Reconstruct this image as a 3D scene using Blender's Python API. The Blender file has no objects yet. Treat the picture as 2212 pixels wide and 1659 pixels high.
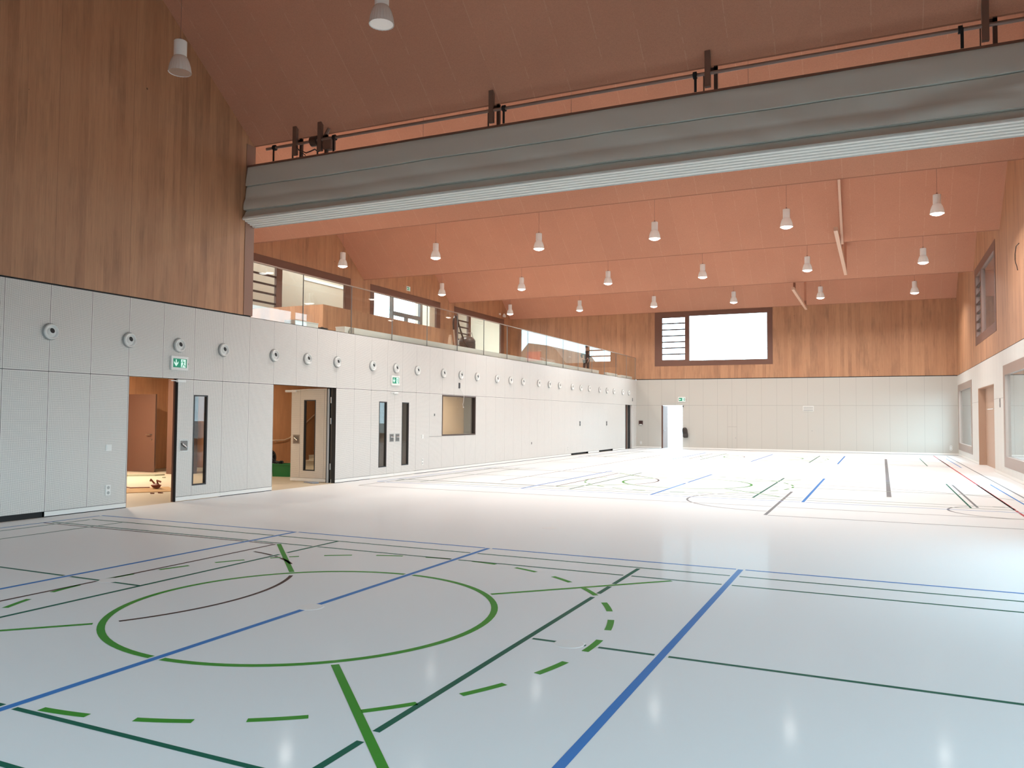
import bpy, bmesh, math, random
from mathutils import Vector, Matrix
random.seed(7)
PI = math.pi
SC = bpy.context.scene
COL = SC.collection

# ------------------------------------------------------------------ measures (metres)
W, L, Y0 = 16.59, 45.66, -1.95          # width, far wall, near end wall
GX = -8.22                              # back wall of the gallery
ZM, ZT, ZV, ZR = 2.5, 4.0, 7.93, 11.15  # panel joint, panel top, ceiling valleys, ceiling ridges
T = 7.94
VAL = [L - T * k for k in range(6, -1, -1)]      # valleys of the folded roof
YN = VAL[2]                                       # 13.9: divider curtain line

# ------------------------------------------------------------------ camera
cam = bpy.data.cameras.new('camera')
cam_o = bpy.data.objects.new('camera', cam)
COL.objects.link(cam_o)
yaw, pitch, roll = 0.4323, 0.0411, 0.0073
fw = Vector((-math.sin(yaw) * math.cos(pitch), math.cos(yaw) * math.cos(pitch), math.sin(pitch)))
r0 = Vector((math.cos(yaw), math.sin(yaw), 0))
u0 = r0.cross(fw)
rt = r0 * math.cos(roll) + u0 * math.sin(roll)
up = rt.cross(fw)
M = Matrix((rt, up, -fw)).transposed().to_4x4()
M.translation = (12.9745, 0, 1.7788)
cam_o.matrix_world = M
cam.sensor_width = 36
cam.lens = 1716.9 / 2212 * 36
cam.clip_end = 400
SC.camera = cam_o

# ------------------------------------------------------------------ world, daylight, exposure
SC.view_settings.view_transform = 'Standard'
SC.view_settings.look = 'None'
SC.view_settings.gamma = 1
SC.view_settings.use_curve_mapping = False
SC.view_settings.exposure = 0.0
wd = bpy.data.worlds.new('overcast_sky')
SC.world = wd
wd.use_nodes = True
wn = wd.node_tree.nodes
wn['Background'].inputs[0].default_value = (0.60, 0.845, 1.0, 1)
wn['Background'].inputs[1].default_value = 9.3


def portal(x, y, z, sx, sy, rot):
    d = bpy.data.lights.new('window_daylight', 'AREA')
    d.shape = 'RECTANGLE'
    d.size, d.size_y = sx, sy
    d.cycles.is_portal = True
    o = bpy.data.objects.new('window_daylight', d)
    o.location = (x, y, z)
    o.rotation_euler = rot
    COL.objects.link(o)


# ------------------------------------------------------------------ materials
def mat(name, col, rough=0.6, metal=0.0, spec=0.5, coat=0.0, coat_rough=0.05, emit=None, es=1.0):
    m = bpy.data.materials.new(name)
    m.use_nodes = True
    b = m.node_tree.nodes['Principled BSDF']
    b.inputs['Base Color'].default_value = (*col, 1)
    b.inputs['Roughness'].default_value = rough
    b.inputs['Metallic'].default_value = metal
    b.inputs['Specular IOR Level'].default_value = spec
    b.inputs['Coat Weight'].default_value = coat
    b.inputs['Coat Roughness'].default_value = coat_rough
    if emit:
        b.inputs['Emission Color'].default_value = (*emit, 1)
        b.inputs['Emission Strength'].default_value = es
    return m


class NT:
    """small helper to write node trees"""
    def __init__(s, m):
        s.t = m.node_tree
        s.b = s.t.nodes['Principled BSDF']
        g = s.n('ShaderNodeNewGeometry')
        s.sep = s.n('ShaderNodeSeparateXYZ')
        s.l(g.outputs['Position'], s.sep.inputs[0])
        s.pos = g.outputs['Position']
        s.x, s.y, s.z = s.sep.outputs[:3]

    def n(s, k):
        return s.t.nodes.new(k)

    def l(s, a, b):
        s.t.links.new(a, b)

    def m(s, op, a, b=None, c=None):
        n = s.n('ShaderNodeMath')
        n.operation = op
        for i, v in enumerate((a, b, c)):
            if v is None:
                continue
            if isinstance(v, (int, float)):
                n.inputs[i].default_value = v
            else:
                s.l(v, n.inputs[i])
        return n.outputs[0]

    def vec(s, a, b, c):
        n = s.n('ShaderNodeCombineXYZ')
        for i, v in enumerate((a, b, c)):
            if isinstance(v, (int, float)):
                n.inputs[i].default_value = v
            else:
                s.l(v, n.inputs[i])
        return n.outputs[0]

    def noise(s, v, scale, detail=3, rough=0.55):
        n = s.n('ShaderNodeTexNoise')
        s.l(v, n.inputs['Vector'])
        n.inputs['Scale'].default_value = scale
        n.inputs['Detail'].default_value = detail
        n.inputs['Roughness'].default_value = rough
        return n.outputs['Fac']

    def white(s, v):
        n = s.n('ShaderNodeTexWhiteNoise')
        n.noise_dimensions = '1D'
        s.l(v, n.inputs['W'])
        return n.outputs['Value']

    def mix(s, f, a, b):
        n = s.n('ShaderNodeMix')
        n.data_type = 'RGBA'
        if isinstance(f, (int, float)):
            n.inputs[0].default_value = f
        else:
            s.l(f, n.inputs[0])
        for i, v in ((6, a), (7, b)):
            if isinstance(v, tuple):
                n.inputs[i].default_value = (*v, 1)
            else:
                s.l(v, n.inputs[i])
        return n.outputs[2]

    def line(s, u, off, pitch, w):
        """1 on a joint of width w repeating every pitch"""
        f = s.m('FRACT', s.m('DIVIDE', s.m('SUBTRACT', u, off - pitch * 100.5), pitch))
        d = s.m('ABSOLUTE', s.m('SUBTRACT', f, 0.5))
        return s.m('LESS_THAN', d, w / 2 / pitch)

    def at(s, u, pos, w):
        return s.m('LESS_THAN', s.m('ABSOLUTE', s.m('SUBTRACT', u, pos)), w / 2)

    def bump(s, h, strength, dist=0.01):
        n = s.n('ShaderNodeBump')
        n.inputs['Strength'].default_value = strength
        n.inputs['Distance'].default_value = dist
        s.l(h, n.inputs['Height'])
        s.l(n.outputs[0], s.b.inputs['Normal'])


def wood_mat(name, c1, c2, dark, coords='xy'):
    m = mat(name, c1, 0.55)
    q = NT(m)
    u = q.m('ADD', q.x, q.y)
    board = q.m('FLOOR', q.m('DIVIDE', u, 0.19))
    bw = q.white(board)
    row = q.white(q.m('FLOOR', q.m('DIVIDE', u, 1.45)))
    grain = q.noise(q.vec(q.m('MULTIPLY', u, 26), q.m('MULTIPLY', bw, 40), q.m('MULTIPLY', q.z, 0.9)), 1.0, 5, 0.65)
    big = q.noise(q.vec(q.m('MULTIPLY', u, 1.6), q.m('MULTIPLY', bw, 3), q.m('MULTIPLY', q.z, 0.5)), 1.0, 4, 0.6)
    streak = q.noise(q.vec(q.m('MULTIPLY', u, 9), 0.0, q.m('MULTIPLY', q.z, 0.55)), 1.0, 6, 0.75)
    c = q.mix(q.m('MULTIPLY', bw, 0.5), c1, c2)
    c = q.mix(q.m('MULTIPLY', q.m('SUBTRACT', grain, 0.35), 1.2), c, c2)
    s2 = q.m('MINIMUM', q.m('MAXIMUM', q.m('MULTIPLY', q.m('SUBTRACT', q.m('ADD', big, q.m('MULTIPLY', streak, 0.6)), 0.78), 1.7), 0.0), 0.75)
    c = q.mix(s2, c, dark)
    vor = q.n('ShaderNodeTexVoronoi')
    q.l(q.vec(u, 0.0, q.z), vor.inputs['Vector'])
    vor.inputs['Scale'].default_value = 1.3
    knot = q.m('LESS_THAN', vor.outputs['Distance'], 0.028)
    fine = q.noise(q.vec(q.m('MULTIPLY', u, 60), 3.0, q.m('MULTIPLY', q.z, 1.6)), 1.0, 4, 0.7)
    c = q.mix(q.m('MULTIPLY', q.m('MAXIMUM', q.m('SUBTRACT', fine, 0.5), 0.0), 1.6), c, dark)
    c = q.mix(q.m('MULTIPLY', knot, 0.8), c, (0.06, 0.03, 0.02))
    c = q.mix(q.m('MULTIPLY', q.line(u, 0.0, 1.52, 0.01), 0.5), c, dark)
    q.l(c, q.b.inputs['Base Color'])
    return m


def panel_mat(name, col, hole, horiz, off, perforated):
    m = mat(name, col, 0.45)
    q = NT(m)
    u = q.y if horiz == 'y' else q.x
    jv = q.line(u, off, 0.8, 0.009)
    jh = q.at(q.z, ZM, 0.013)
    c = col
    if perforated:
        fu = q.m('SUBTRACT', q.m('FRACT', q.m('DIVIDE', u, 0.016)), 0.5)
        fz = q.m('SUBTRACT', q.m('FRACT', q.m('DIVIDE', q.z, 0.016)), 0.5)
        r = q.m('SQRT', q.m('ADD', q.m('MULTIPLY', fu, fu), q.m('MULTIPLY', fz, fz)))
        h = q.m('LESS_THAN', r, 0.27)
        # unperforated rim of each panel
        f = q.m('ABSOLUTE', q.m('SUBTRACT', q.m('FRACT', q.m('DIVIDE', q.m('SUBTRACT', u, off - 80.4), 0.8)), 0.5))
        h = q.m('MULTIPLY', h, q.m('GREATER_THAN', f, 0.022))
        h = q.m('MULTIPLY', h, q.m('GREATER_THAN', q.m('ABSOLUTE', q.m('SUBTRACT', q.z, ZM)), 0.02))
        c = q.mix(h, c, hole)
    j = q.m('MAXIMUM', jv if perforated else q.m('MULTIPLY', jv, 0.45), jh if perforated else q.m('MULTIPLY', jh, 0.5))
    c = q.mix(j, c, (0.05, 0.045, 0.04))
    q.l(c, q.b.inputs['Base Color'])
    return m


def ceiling_mat():
    m = mat('salmon_acoustic_board', (0.5, 0.25, 0.17), 0.85, spec=0.2)
    q = NT(m)
    sp = q.noise(q.pos, 26, 3, 0.7)
    blot = q.noise(q.pos, 0.7, 4, 0.6)
    c = q.mix(q.m('MULTIPLY', sp, 0.9), CEIL_A, CEIL_B)
    c = q.mix(q.m('MULTIPLY', q.m('SUBTRACT', blot, 0.35), 0.5), c, CEIL_C)
    tone = q.white(q.m('FLOOR', q.m('DIVIDE', q.m('SUBTRACT', q.x, 0.35), 1.48)))
    c = q.mix(q.m('MULTIPLY', tone, 0.14), c, CEIL_C)
    j = q.line(q.x, 0.35, 0.74, 0.016)
    wob = q.noise(q.pos, 5, 2)
    c = q.mix(q.m('MULTIPLY', q.m('MULTIPLY', j, q.m('GREATER_THAN', wob, 0.46)), 0.27), c, (0.74, 0.48, 0.34))
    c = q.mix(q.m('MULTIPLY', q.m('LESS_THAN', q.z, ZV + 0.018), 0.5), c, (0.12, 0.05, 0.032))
    speck = q.noise(q.pos, 90, 2, 0.8)
    c = q.mix(q.m('MULTIPLY', q.m('SUBTRACT', speck, 0.42), 1.3), c, (0.30, 0.13, 0.085))
    q.l(c, q.b.inputs['Base Color'])
    q.bump(sp, 0.35, 0.004)
    return m


CEIL_A, CEIL_B, CEIL_C = (0.51, 0.235, 0.15), (0.65, 0.31, 0.20), (0.39, 0.17, 0.108)
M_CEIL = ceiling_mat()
M_WOOD = wood_mat('pine_board_wall', (0.56, 0.295, 0.158), (0.37, 0.172, 0.09), (0.16, 0.072, 0.042))
M_WOOD_IN = wood_mat('foyer_pine_wall', (0.60, 0.30, 0.15), (0.50, 0.23, 0.11), (0.33, 0.14, 0.065))
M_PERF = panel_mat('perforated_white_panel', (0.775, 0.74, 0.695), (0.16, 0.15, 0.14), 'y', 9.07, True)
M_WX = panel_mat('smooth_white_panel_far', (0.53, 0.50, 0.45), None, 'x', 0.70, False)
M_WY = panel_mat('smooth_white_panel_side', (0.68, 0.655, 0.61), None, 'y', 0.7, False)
M_WHITE = mat('white_paint', (0.80, 0.79, 0.76), 0.4)
M_WHITE2 = mat('white_enamel', (0.82, 0.81, 0.78), 0.3)
M_SKIRT = mat('white_skirting', (0.82, 0.80, 0.76), 0.4)
M_BLACK = mat('black_gap', (0.012, 0.012, 0.013), 0.7)
M_DARK = mat('dark_plastic', (0.02, 0.02, 0.022), 0.45)
M_BROWN = mat('brown_window_board', (0.17, 0.078, 0.052), 0.5)
M_BROWN2 = mat('brown_door_laminate', (0.14, 0.07, 0.048), 0.5)
M_BAR = mat('dark_bronze', (0.07, 0.04, 0.03), 0.45)
M_GREYF = mat('grey_frame', (0.20, 0.19, 0.185), 0.45)
M_STEEL = mat('brushed_steel', (0.42, 0.41, 0.39), 0.35, metal=1.0)
M_STEELD = mat('steel_recess', (0.20, 0.19, 0.18), 0.45, metal=0.9)
M_CONC = mat('pale_concrete', (0.72, 0.71, 0.67), 0.7)
M_SLAB = mat('gallery_screed', (0.45, 0.44, 0.42), 0.8)
M_RAIL = mat('handrail_bronze', (0.35, 0.25, 0.19), 0.35, metal=0.6)
M_GREEN = mat('sign_green', (0.0, 0.19, 0.10), 0.4, emit=(0.0, 0.19, 0.10), es=0.5)
M_MINT = mat('sign_mint', (0.65, 0.92, 0.80), 0.4, emit=(0.65, 0.95, 0.82), es=0.45)
M_RIG = mat('brown_painted_steel', (0.20, 0.115, 0.085), 0.5, metal=0.2)
M_RIGT = mat('brown_grey_tube', (0.27, 0.175, 0.14), 0.4, metal=0.3)
M_STRAP = mat('black_strap', (0.008, 0.008, 0.01), 0.7)
M_PLYF = mat('foyer_floor_sheet', (0.55, 0.47, 0.35), 0.6)
M_CARD = mat('brown_cardboard', (0.50, 0.30, 0.13), 0.8)
M_REDB = mat('dark_red_wrap', (0.20, 0.045, 0.02), 0.6)
M_RAG = mat('grey_green_rag', (0.33, 0.32, 0.22), 0.9)
M_GBOX = mat('green_crate_plastic', (0.008, 0.15, 0.035), 0.4)
M_RUB = mat('black_rubber', (0.015, 0.015, 0.017), 0.75)
M_BEAM = mat('pale_salmon_steel', (0.66, 0.42, 0.30), 0.45)
M_ROOM = mat('tan_room_wall', (0.50, 0.39, 0.285), 0.8)
M_GREYW = mat('grey_room_wall', (0.20, 0.20, 0.20), 0.8)
M_RENDER = mat('cream_render', (0.62, 0.44, 0.315), 0.9)
M_GROUND = mat('grey_gravel', (0.20, 0.195, 0.18), 0.95)
M_STAIR = mat('pale_stair_stone', (0.68, 0.62, 0.52), 0.6)


def glass_mat(name, tint=(0.96, 0.97, 0.96), base=0.05, rough=0.0):
    m = bpy.data.materials.new(name)
    m.use_nodes = True
    t = m.node_tree
    t.nodes.clear()
    out = t.nodes.new('ShaderNodeOutputMaterial')
    mx = t.nodes.new('ShaderNodeMixShader')
    tr = t.nodes.new('ShaderNodeBsdfTransparent')
    tr.inputs[0].default_value = (*tint, 1)
    gl = t.nodes.new('ShaderNodeBsdfGlossy')
    gl.inputs['Roughness'].default_value = rough
    g = t.nodes.new('ShaderNodeNewGeometry')
    dot = t.nodes.new('ShaderNodeVectorMath')
    dot.operation = 'DOT_PRODUCT'
    t.links.new(g.outputs['True Normal'], dot.inputs[0])
    t.links.new(g.outputs['Incoming'], dot.inputs[1])

    def mt(op, a, b):
        n = t.nodes.new('ShaderNodeMath')
        n.operation = op
        for i, v in enumerate((a, b)):
            if isinstance(v, (int, float)):
                n.inputs[i].default_value = v
            else:
                t.links.new(v, n.inputs[i])
        return n.outputs[0]
    c = mt('ABSOLUTE', dot.outputs['Value'], 0)
    p = mt('POWER', mt('SUBTRACT', 1.0, c), 5)
    f = mt('ADD', mt('MULTIPLY', p, 1 - base), base)
    t.links.new(f, mx.inputs[0])
    t.links.new(tr.outputs[0], mx.inputs[1])
    t.links.new(gl.outputs[0], mx.inputs[2])
    t.links.new(mx.outputs[0], out.inputs[0])
    return m


M_GLASS = glass_mat('clear_glass')
M_RGLASS = glass_mat('railing_glass', (0.955, 0.965, 0.945), 0.045)
M_DGLASS = glass_mat('door_slot_glass', (0.85, 0.85, 0.83), 0.04)


def floor_like(name, col, rough=0.55):
    m = mat(name, col, rough, spec=0.06, coat=0.055, coat_rough=0.10)
    q = NT(m)
    n = q.noise(q.pos, 0.35, 3)
    n2 = q.noise(q.pos, 260, 2)
    q.l(q.m('ADD', q.m('MULTIPLY', n, 0.12), rough - 0.06), q.b.inputs['Roughness'])
    q.bump(n2, 0.03, 0.001)
    return m


M_FLOOR = floor_like('pale_grey_sports_floor', (0.79, 0.81, 0.815))
M_LBLUE = floor_like('blue_line_paint', (0.045, 0.205, 0.55))
M_LTEAL = floor_like('dark_green_line_paint', (0.008, 0.125, 0.08))
M_LGREEN = floor_like('bright_green_line_paint', (0.05, 0.29, 0.03))
M_LBROWN = floor_like('dark_brown_line_paint', (0.06, 0.025, 0.02))
M_LGREY = floor_like('grey_line_paint', (0.22, 0.22, 0.23))
M_LRED = floor_like('red_line_paint', (0.48, 0.06, 0.07))
M_CAP = floor_like('floor_cap_white', (0.80, 0.80, 0.79))


# ------------------------------------------------------------------ object helpers
def setp(o, label=None, cat=None, group=None, kind=None):
    if label:
        o['label'] = label
    if cat:
        o['category'] = cat
    if group:
        o['group'] = group
    if kind:
        o['kind'] = kind
    return o


def thing(name, loc, label, cat, group=None, rz=0.0):
    o = bpy.data.objects.new(name, None)
    o.empty_display_size = 0.1
    COL.objects.link(o)
    o.location = loc
    o.rotation_euler = (0, 0, rz)
    return setp(o, label, cat, group)


def mk(name, bm, m, parent=None, smooth=False, world=False):
    """link a bmesh as one object; world=True: the mesh is in world space although it has a parent"""
    if world and parent is not None:
        inv = Matrix.Rotation(-parent.rotation_euler.z, 4, 'Z') @ Matrix.Translation(-parent.location)
        bm.transform(inv)
    me = bpy.data.meshes.new(name)
    bmesh.ops.recalc_face_normals(bm, faces=bm.faces)
    bm.to_mesh(me)
    bm.free()
    for mm in (m if isinstance(m, (list, tuple)) else [m]):
        me.materials.append(mm)
    if smooth:
        for p in me.polygons:
            p.use_smooth = True
        try:
            me.set_sharp_from_angle(angle=math.radians(38))
        except Exception:
            pass
    o = bpy.data.objects.new(name, me)
    COL.objects.link(o)
    if parent is not None:
        o.parent = parent
    return o


def B():
    return bmesh.new()


def box(bm, x0, x1, y0, y1, z0, z1, bev=0.0):
    r = bmesh.ops.create_cube(bm, size=1)
    vs = r['verts']
    sx, sy, sz = x1 - x0, y1 - y0, z1 - z0
    for v in vs:
        v.co = Vector(((x0 + x1) / 2 + v.co.x * sx, (y0 + y1) / 2 + v.co.y * sy, (z0 + z1) / 2 + v.co.z * sz))
    if bev > 0:
        es = list({e for v in vs for e in v.link_edges})
        bmesh.ops.bevel(bm, geom=es, offset=bev, segments=2, affect='EDGES', profile=0.7)
    return bm


def pbox(bm, pl, u0, u1, v0, v1, d0, d1, bev=0.0):
    """pl 'X': a wall facing +-x (u = y, d = x); pl 'Y': a wall facing +-y (u = x, d = y)"""
    if pl == 'X':
        return box(bm, d0, d1, u0, u1, v0, v1, bev)
    return box(bm, u0, u1, d0, d1, v0, v1, bev)


def prism(bm, pts, axis, a, b):
    """polygon pts (2D) extruded along axis between a and b"""
    def P(p, t):
        if axis == 'x':
            return Vector((t, p[0], p[1]))
        if axis == 'y':
            return Vector((p[0], t, p[1]))
        return Vector((p[0], p[1], t))
    va = [bm.verts.new(P(p, a)) for p in pts]
    vb = [bm.verts.new(P(p, b)) for p in pts]
    bm.faces.new(va)
    bm.faces.new(vb[::-1])
    n = len(pts)
    for i in range(n):
        bm.faces.new((va[i], vb[i], vb[(i + 1) % n], va[(i + 1) % n]))
    return bm


def cyl(bm, p0, p1, r0_, r1_=None, seg=16, cap=True):
    p0, p1 = Vector(p0), Vector(p1)
    r1_ = r0_ if r1_ is None else r1_
    d = p1 - p0
    q = d.to_track_quat('Z', 'Y').to_matrix().to_4x4()
    mtx = Matrix.Translation((p0 + p1) / 2) @ q
    bmesh.ops.create_cone(bm, cap_ends=cap, segments=seg, radius1=r0_, radius2=r1_, depth=d.length, matrix=mtx)
    return bm


def tube(bm, pts, r, seg=8, closed=False):
    pts = [Vector(p) for p in pts]
    rings = []
    n = len(pts)
    for i, p in enumerate(pts):
        a = pts[max(i - 1, 0)]
        b = pts[min(i + 1, n - 1)]
        d = (b - a).normalized()
        ref = Vector((0, 0, 1)) if abs(d.z) < 0.9 else Vector((1, 0, 0))
        s = d.cross(ref).normalized()
        t = d.cross(s)
        rings.append([bm.verts.new(p + (s * math.cos(2 * PI * k / seg) + t * math.sin(2 * PI * k / seg)) * r) for k in range(seg)])
    for a, b in zip(rings, rings[1:]):
        for k in range(seg):
            bm.faces.new((a[k], a[(k + 1) % seg], b[(k + 1) % seg], b[k]))
    bm.faces.new(rings[0])
    bm.faces.new(rings[-1][::-1])
    return bm


def lathe(bm, prof, seg=24, flute=0.0, nf=0, mtx=None, fl0=0, fl1=999):
    """prof: list of (r, z) revolved about z; optional fluting on rings fl0..fl1"""
    rings = []
    for j, (r, z) in enumerate(prof):
        ring = []
        for k in range(seg):
            a = 2 * PI * k / seg
            rr = r
            if flute and fl0 <= j <= fl1:
                rr = r * (1 + flute * math.cos(nf * a))
            v = Vector((rr * math.cos(a), rr * math.sin(a), z))
            ring.append(bm.verts.new(mtx @ v if mtx else v))
        rings.append(ring)
    for a, b in zip(rings, rings[1:]):
        for k in range(seg):
            bm.faces.new((a[k], a[(k + 1) % seg], b[(k + 1) % seg], b[k]))
    if prof[0][0] > 1e-5:
        bm.faces.new(rings[0])
    if prof[-1][0] > 1e-5:
        bm.faces.new(rings[-1])
    bmesh.ops.remove_doubles(bm, verts=bm.verts, dist=1e-6)
    return bm


def cells(u0, u1, v0, v1, holes):
    """rectangles that tile u0..u1 x v0..v1 less the holes"""
    us = sorted({u0, u1, *[h[i] for h in holes for i in (0, 1) if u0 < h[i] < u1]})
    out = []
    for a, b in zip(us, us[1:]):
        m_ = (a + b) / 2
        vs = sorted((h[2], h[3]) for h in holes if h[0] < m_ < h[1])
        c = v0
        for (h0, h1) in vs:
            if h0 > c + 1e-6:
                out.append((a, b, c, min(h0, v1)))
            c = max(c, h1)
        if c < v1 - 1e-6:
            out.append((a, b, c, v1))
    return out


def wall(name, pl, u0, u1, v0, v1, d0, d1, holes, m, extra=None):
    bm = B()
    for (a, b, c, d) in cells(u0, u1, v0, v1, holes):
        pbox(bm, pl, a, b, c, d, d0, d1)
    if extra:
        extra(bm)
    return setp(mk(name, bm, m), kind='structure')


def struct(name, bm, m, smooth=False):
    return setp(mk(name, bm, m, smooth=smooth), kind='structure')


def copy_tree(o, parent=None):
    c = o.copy()
    COL.objects.link(c)
    c.parent = parent
    for ch in list(o.children):
        copy_tree(ch, c)
    return c


# ------------------------------------------------------------------ ceiling (folded roof)
zig = []
for k in range(len(VAL)):
    zig.append((VAL[k], ZV))
    if k < len(VAL) - 1:
        zig.append((VAL[k] + T / 2, ZR))
prof = zig + [(y, z + 0.35) for (y, z) in reversed(zig)]
bm = B()
prism(bm, prof, 'x', GX - 0.4, W + 0.4)
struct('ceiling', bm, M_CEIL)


def gables(d0, d1, y_from, y_to, pl='X'):
    def f(bm):
        for k in range(len(VAL) - 1):
            if VAL[k] < y_from - 0.3 or VAL[k + 1] > y_to + 0.3:
                continue
            prism(bm, [(VAL[k], ZV), (VAL[k + 1], ZV), (VAL[k] + T / 2, ZR + 0.02)], 'x', d0, d1)
    return f


# ------------------------------------------------------------------ floor and its markings
bm = B()
box(bm, 0, W + 0.5, Y0, L + 0.31, -0.2, 0)
FLOOR = struct('floor', bm, M_FLOOR)


def poly_strip(bm, pts, w, z):
    """flat strip of width w along the points"""
    n = len(pts)
    L_, R_ = [], []
    for i in range(n):
        a = Vector(pts[max(0, i - 1)])
        b = Vector(pts[min(n - 1, i + 1)])
        d = (b - a).normalized()
        nn = Vector((-d.y, d.x)) * w / 2
        p = Vector(pts[i])
        L_.append(bm.verts.new((p.x + nn.x, p.y + nn.y, z)))
        R_.append(bm.verts.new((p.x - nn.x, p.y - nn.y, z)))
    for i in range(n - 1):
        bm.faces.new((R_[i], R_[i + 1], L_[i + 1], L_[i]))


def inter(a, b, c, d):
    r_ = b - a
    s_ = d - c
    den = r_.x * s_.y - r_.y * s_.x
    if abs(den) < 1e-9:
        return None
    t_ = ((c.x - a.x) * s_.y - (c.y - a.y) * s_.x) / den
    k_ = ((c.x - a.x) * r_.y - (c.y - a.y) * r_.x) / den
    if -0.001 <= t_ <= 1.001 and -0.001 <= k_ <= 1.001:
        return t_, abs(den) / (r_.length * s_.length)
    return None


LINES = []     # (pts, width, key) in priority order; later lines are interrupted where they cross earlier ones
RANGES = {}


def add_line(key, pts, w):
    pts = [Vector(p) for p in pts]
    cum = [0]
    for a, b in zip(pts, pts[1:]):
        cum.append(cum[-1] + (b - a).length)
    cuts = []
    for (op, ow, ok) in LINES:
        for i, (a, b) in enumerate(zip(pts, pts[1:])):
            for (c, d) in zip(op, op[1:]):
                if max(a.x, b.x) < min(c.x, d.x) - .1 or max(c.x, d.x) < min(a.x, b.x) - .1:
                    continue
                r_ = inter(a, b, c, d)
                if r_ and r_[1] > 0.2:
                    s = cum[i] + r_[0] * (b - a).length
                    h = (ow / 2 + 0.022) / r_[1]
                    cuts.append((s - h, s + h))
    LINES.append((pts, w, key))
    segs = [(0.0, cum[-1])]
    for c0, c1 in cuts:
        ns = []
        for s0, s1 in segs:
            if c1 <= s0 or c0 >= s1:
                ns.append((s0, s1))
                continue
            if c0 > s0:
                ns.append((s0, c0))
            if c1 < s1:
                ns.append((c1, s1))
        segs = ns

    def at(s):
        for i in range(len(cum) - 1):
            if s <= cum[i + 1] + 1e-9:
                t_ = (s - cum[i]) / max(cum[i + 1] - cum[i], 1e-9)
                return pts[i].lerp(pts[i + 1], t_)
        return pts[-1]
    for s0, s1 in segs:
        if s1 - s0 < 0.04:
            continue
        P = [at(s0)] + [pts[i] for i in range(len(pts)) if s0 + 1e-6 < cum[i] < s1 - 1e-6] + [at(s1)]
        RANGES.setdefault(key, []).append((P, w))


def arc(cx, cy, r, a0, a1, n=48):
    return [(cx + r * math.cos(math.radians(a0 + (a1 - a0) * i / n)), cy + r * math.sin(math.radians(a0 + (a1 - a0) * i / n))) for i in range(n + 1)]


XC = 8.17
for mi, yc in enumerate((5.96, 21.83, 37.70)):
    k = lambda n: (mi, n)
    for x in (XC, XC + 3.31, XC - 3.28):
        add_line(k('blue_court_lines'), [(x, yc - 3.74), (x, yc + 3.74)], 0.062)
    for s in (-1, 1):
        add_line(k('blue_court_lines'), [(0.62, yc + s * 3.74), (15.8, yc + s * 3.74)], 0.045)
    for x in (0.62, 15.75):
        add_line(k('blue_court_lines'), [(x, yc - 3.74), (x, yc + 3.74)], 0.04)
    add_line(k('centre_circle'), arc(XC, yc + .01, 1.715, 0, 360, 96), 0.062)
    for a in (45, 135, 225, 315):
        c_, s_ = math.cos(math.radians(a)), math.sin(math.radians(a))
        add_line(k('green_diagonal_lines'), [(XC + 1.78 * c_, yc + 1.78 * s_), (XC + 3.86 * c_, yc + 3.86 * s_)], 0.058)
    for j in range(26):
        a0 = -85.7 + 13.6 * j
        add_line(k('dashed_circle'), arc(XC, yc + .03, 2.765, a0, a0 + 7.2, 5), 0.058)
    for x, e in ((XC + 2.215, 3.25), (XC - 2.16, 3.3)):
        add_line(k('dark_green_court_lines'), [(x, yc - e), (x, yc + e)], 0.05)
    for s in (-1, 1):
        add_line(k('dark_green_court_lines'), [(0.93, yc + s * 3.31), (15.42, yc + s * 3.31)], 0.042)
        add_line(k('dark_green_court_lines'), [(0.63, yc + s * 2.79), (15.42, yc + s * 2.79)], 0.042)
    for x in (0.93, 1.70, 14.65, 15.40):
        add_line(k('dark_green_court_lines'), [(x, yc - 3.31), (x, yc + 3.31)], 0.038)
    add_line(k('dark_green_court_lines'), [(10.39, yc - 0.02), (15.4, yc - 0.02)], 0.042)
    add_line(k('dark_green_court_lines'), [(0.93, yc - 0.02), (6.0, yc - 0.02)], 0.042)
    add_line(k('dark_brown_key_lines'), [(5.41, yc - 2.7), (5.41, yc + 2.7)], 0.042)
    add_line(k('dark_brown_key_lines'), arc(5.2, yc, 2.14, -31, 31, 24), 0.042)
    add_line(k('dark_brown_key_lines'), arc(5.2, yc, 2.14, 50, 80, 12), 0.042)
    for s in (-1, 1):
        add_line(k('dark_brown_key_lines'), [(0.63, yc + s * 2.66), (5.41, yc + s * 2.70)], 0.036)
xk = lambda n: (9, n)
add_line(xk('red_line'), [(15.41, 15.0), (15.41, 44.6)], 0.05)
add_line(xk('broad_grey_line'), [(13.17, 20.24), (13.24, 39.5)], 0.10)
add_line(xk('long_court_lines'), [(11.05, 15.36), (11.03, 20.56)], 0.06)
add_line(xk('long_court_lines'), [(11.1, 15.34), (16.2, 15.4)], 0.045)
add_line(xk('long_court_lines'), [(0.9, 16.86), (15.4, 16.9)], 0.045)
add_line(xk('long_court_lines'), [(0.9, 16.86), (0.95, 44.4)], 0.045)
add_line(xk('long_court_lines'), [(3.45, 19.95), (3.5, 37.8)], 0.05)
add_line(xk('long_court_lines'), [(15.98, 17.1), (15.98, 44.4)], 0.045)
add_line(xk('long_court_lines'), [(14.78, 18.7), (14.78, 24.9)], 0.05)
add_line(xk('long_court_lines'), [(0.9, 29.5), (15.9, 29.6)], 0.045)
add_line(xk('long_court_lines'), [(0.9, 44.4), (15.98, 44.4)], 0.045)
add_line(xk('long_court_arcs'), arc(11.0, 17.9, 1.9, 90, 270, 30), 0.045)
add_line(xk('long_court_arcs'), arc(15.3, 18.0, 1.1, 90, 270, 24), 0.045)
add_line(xk('long_court_arcs'), arc(11.6, 17.7, 5.2, 34, 100, 30), 0.045)
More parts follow.
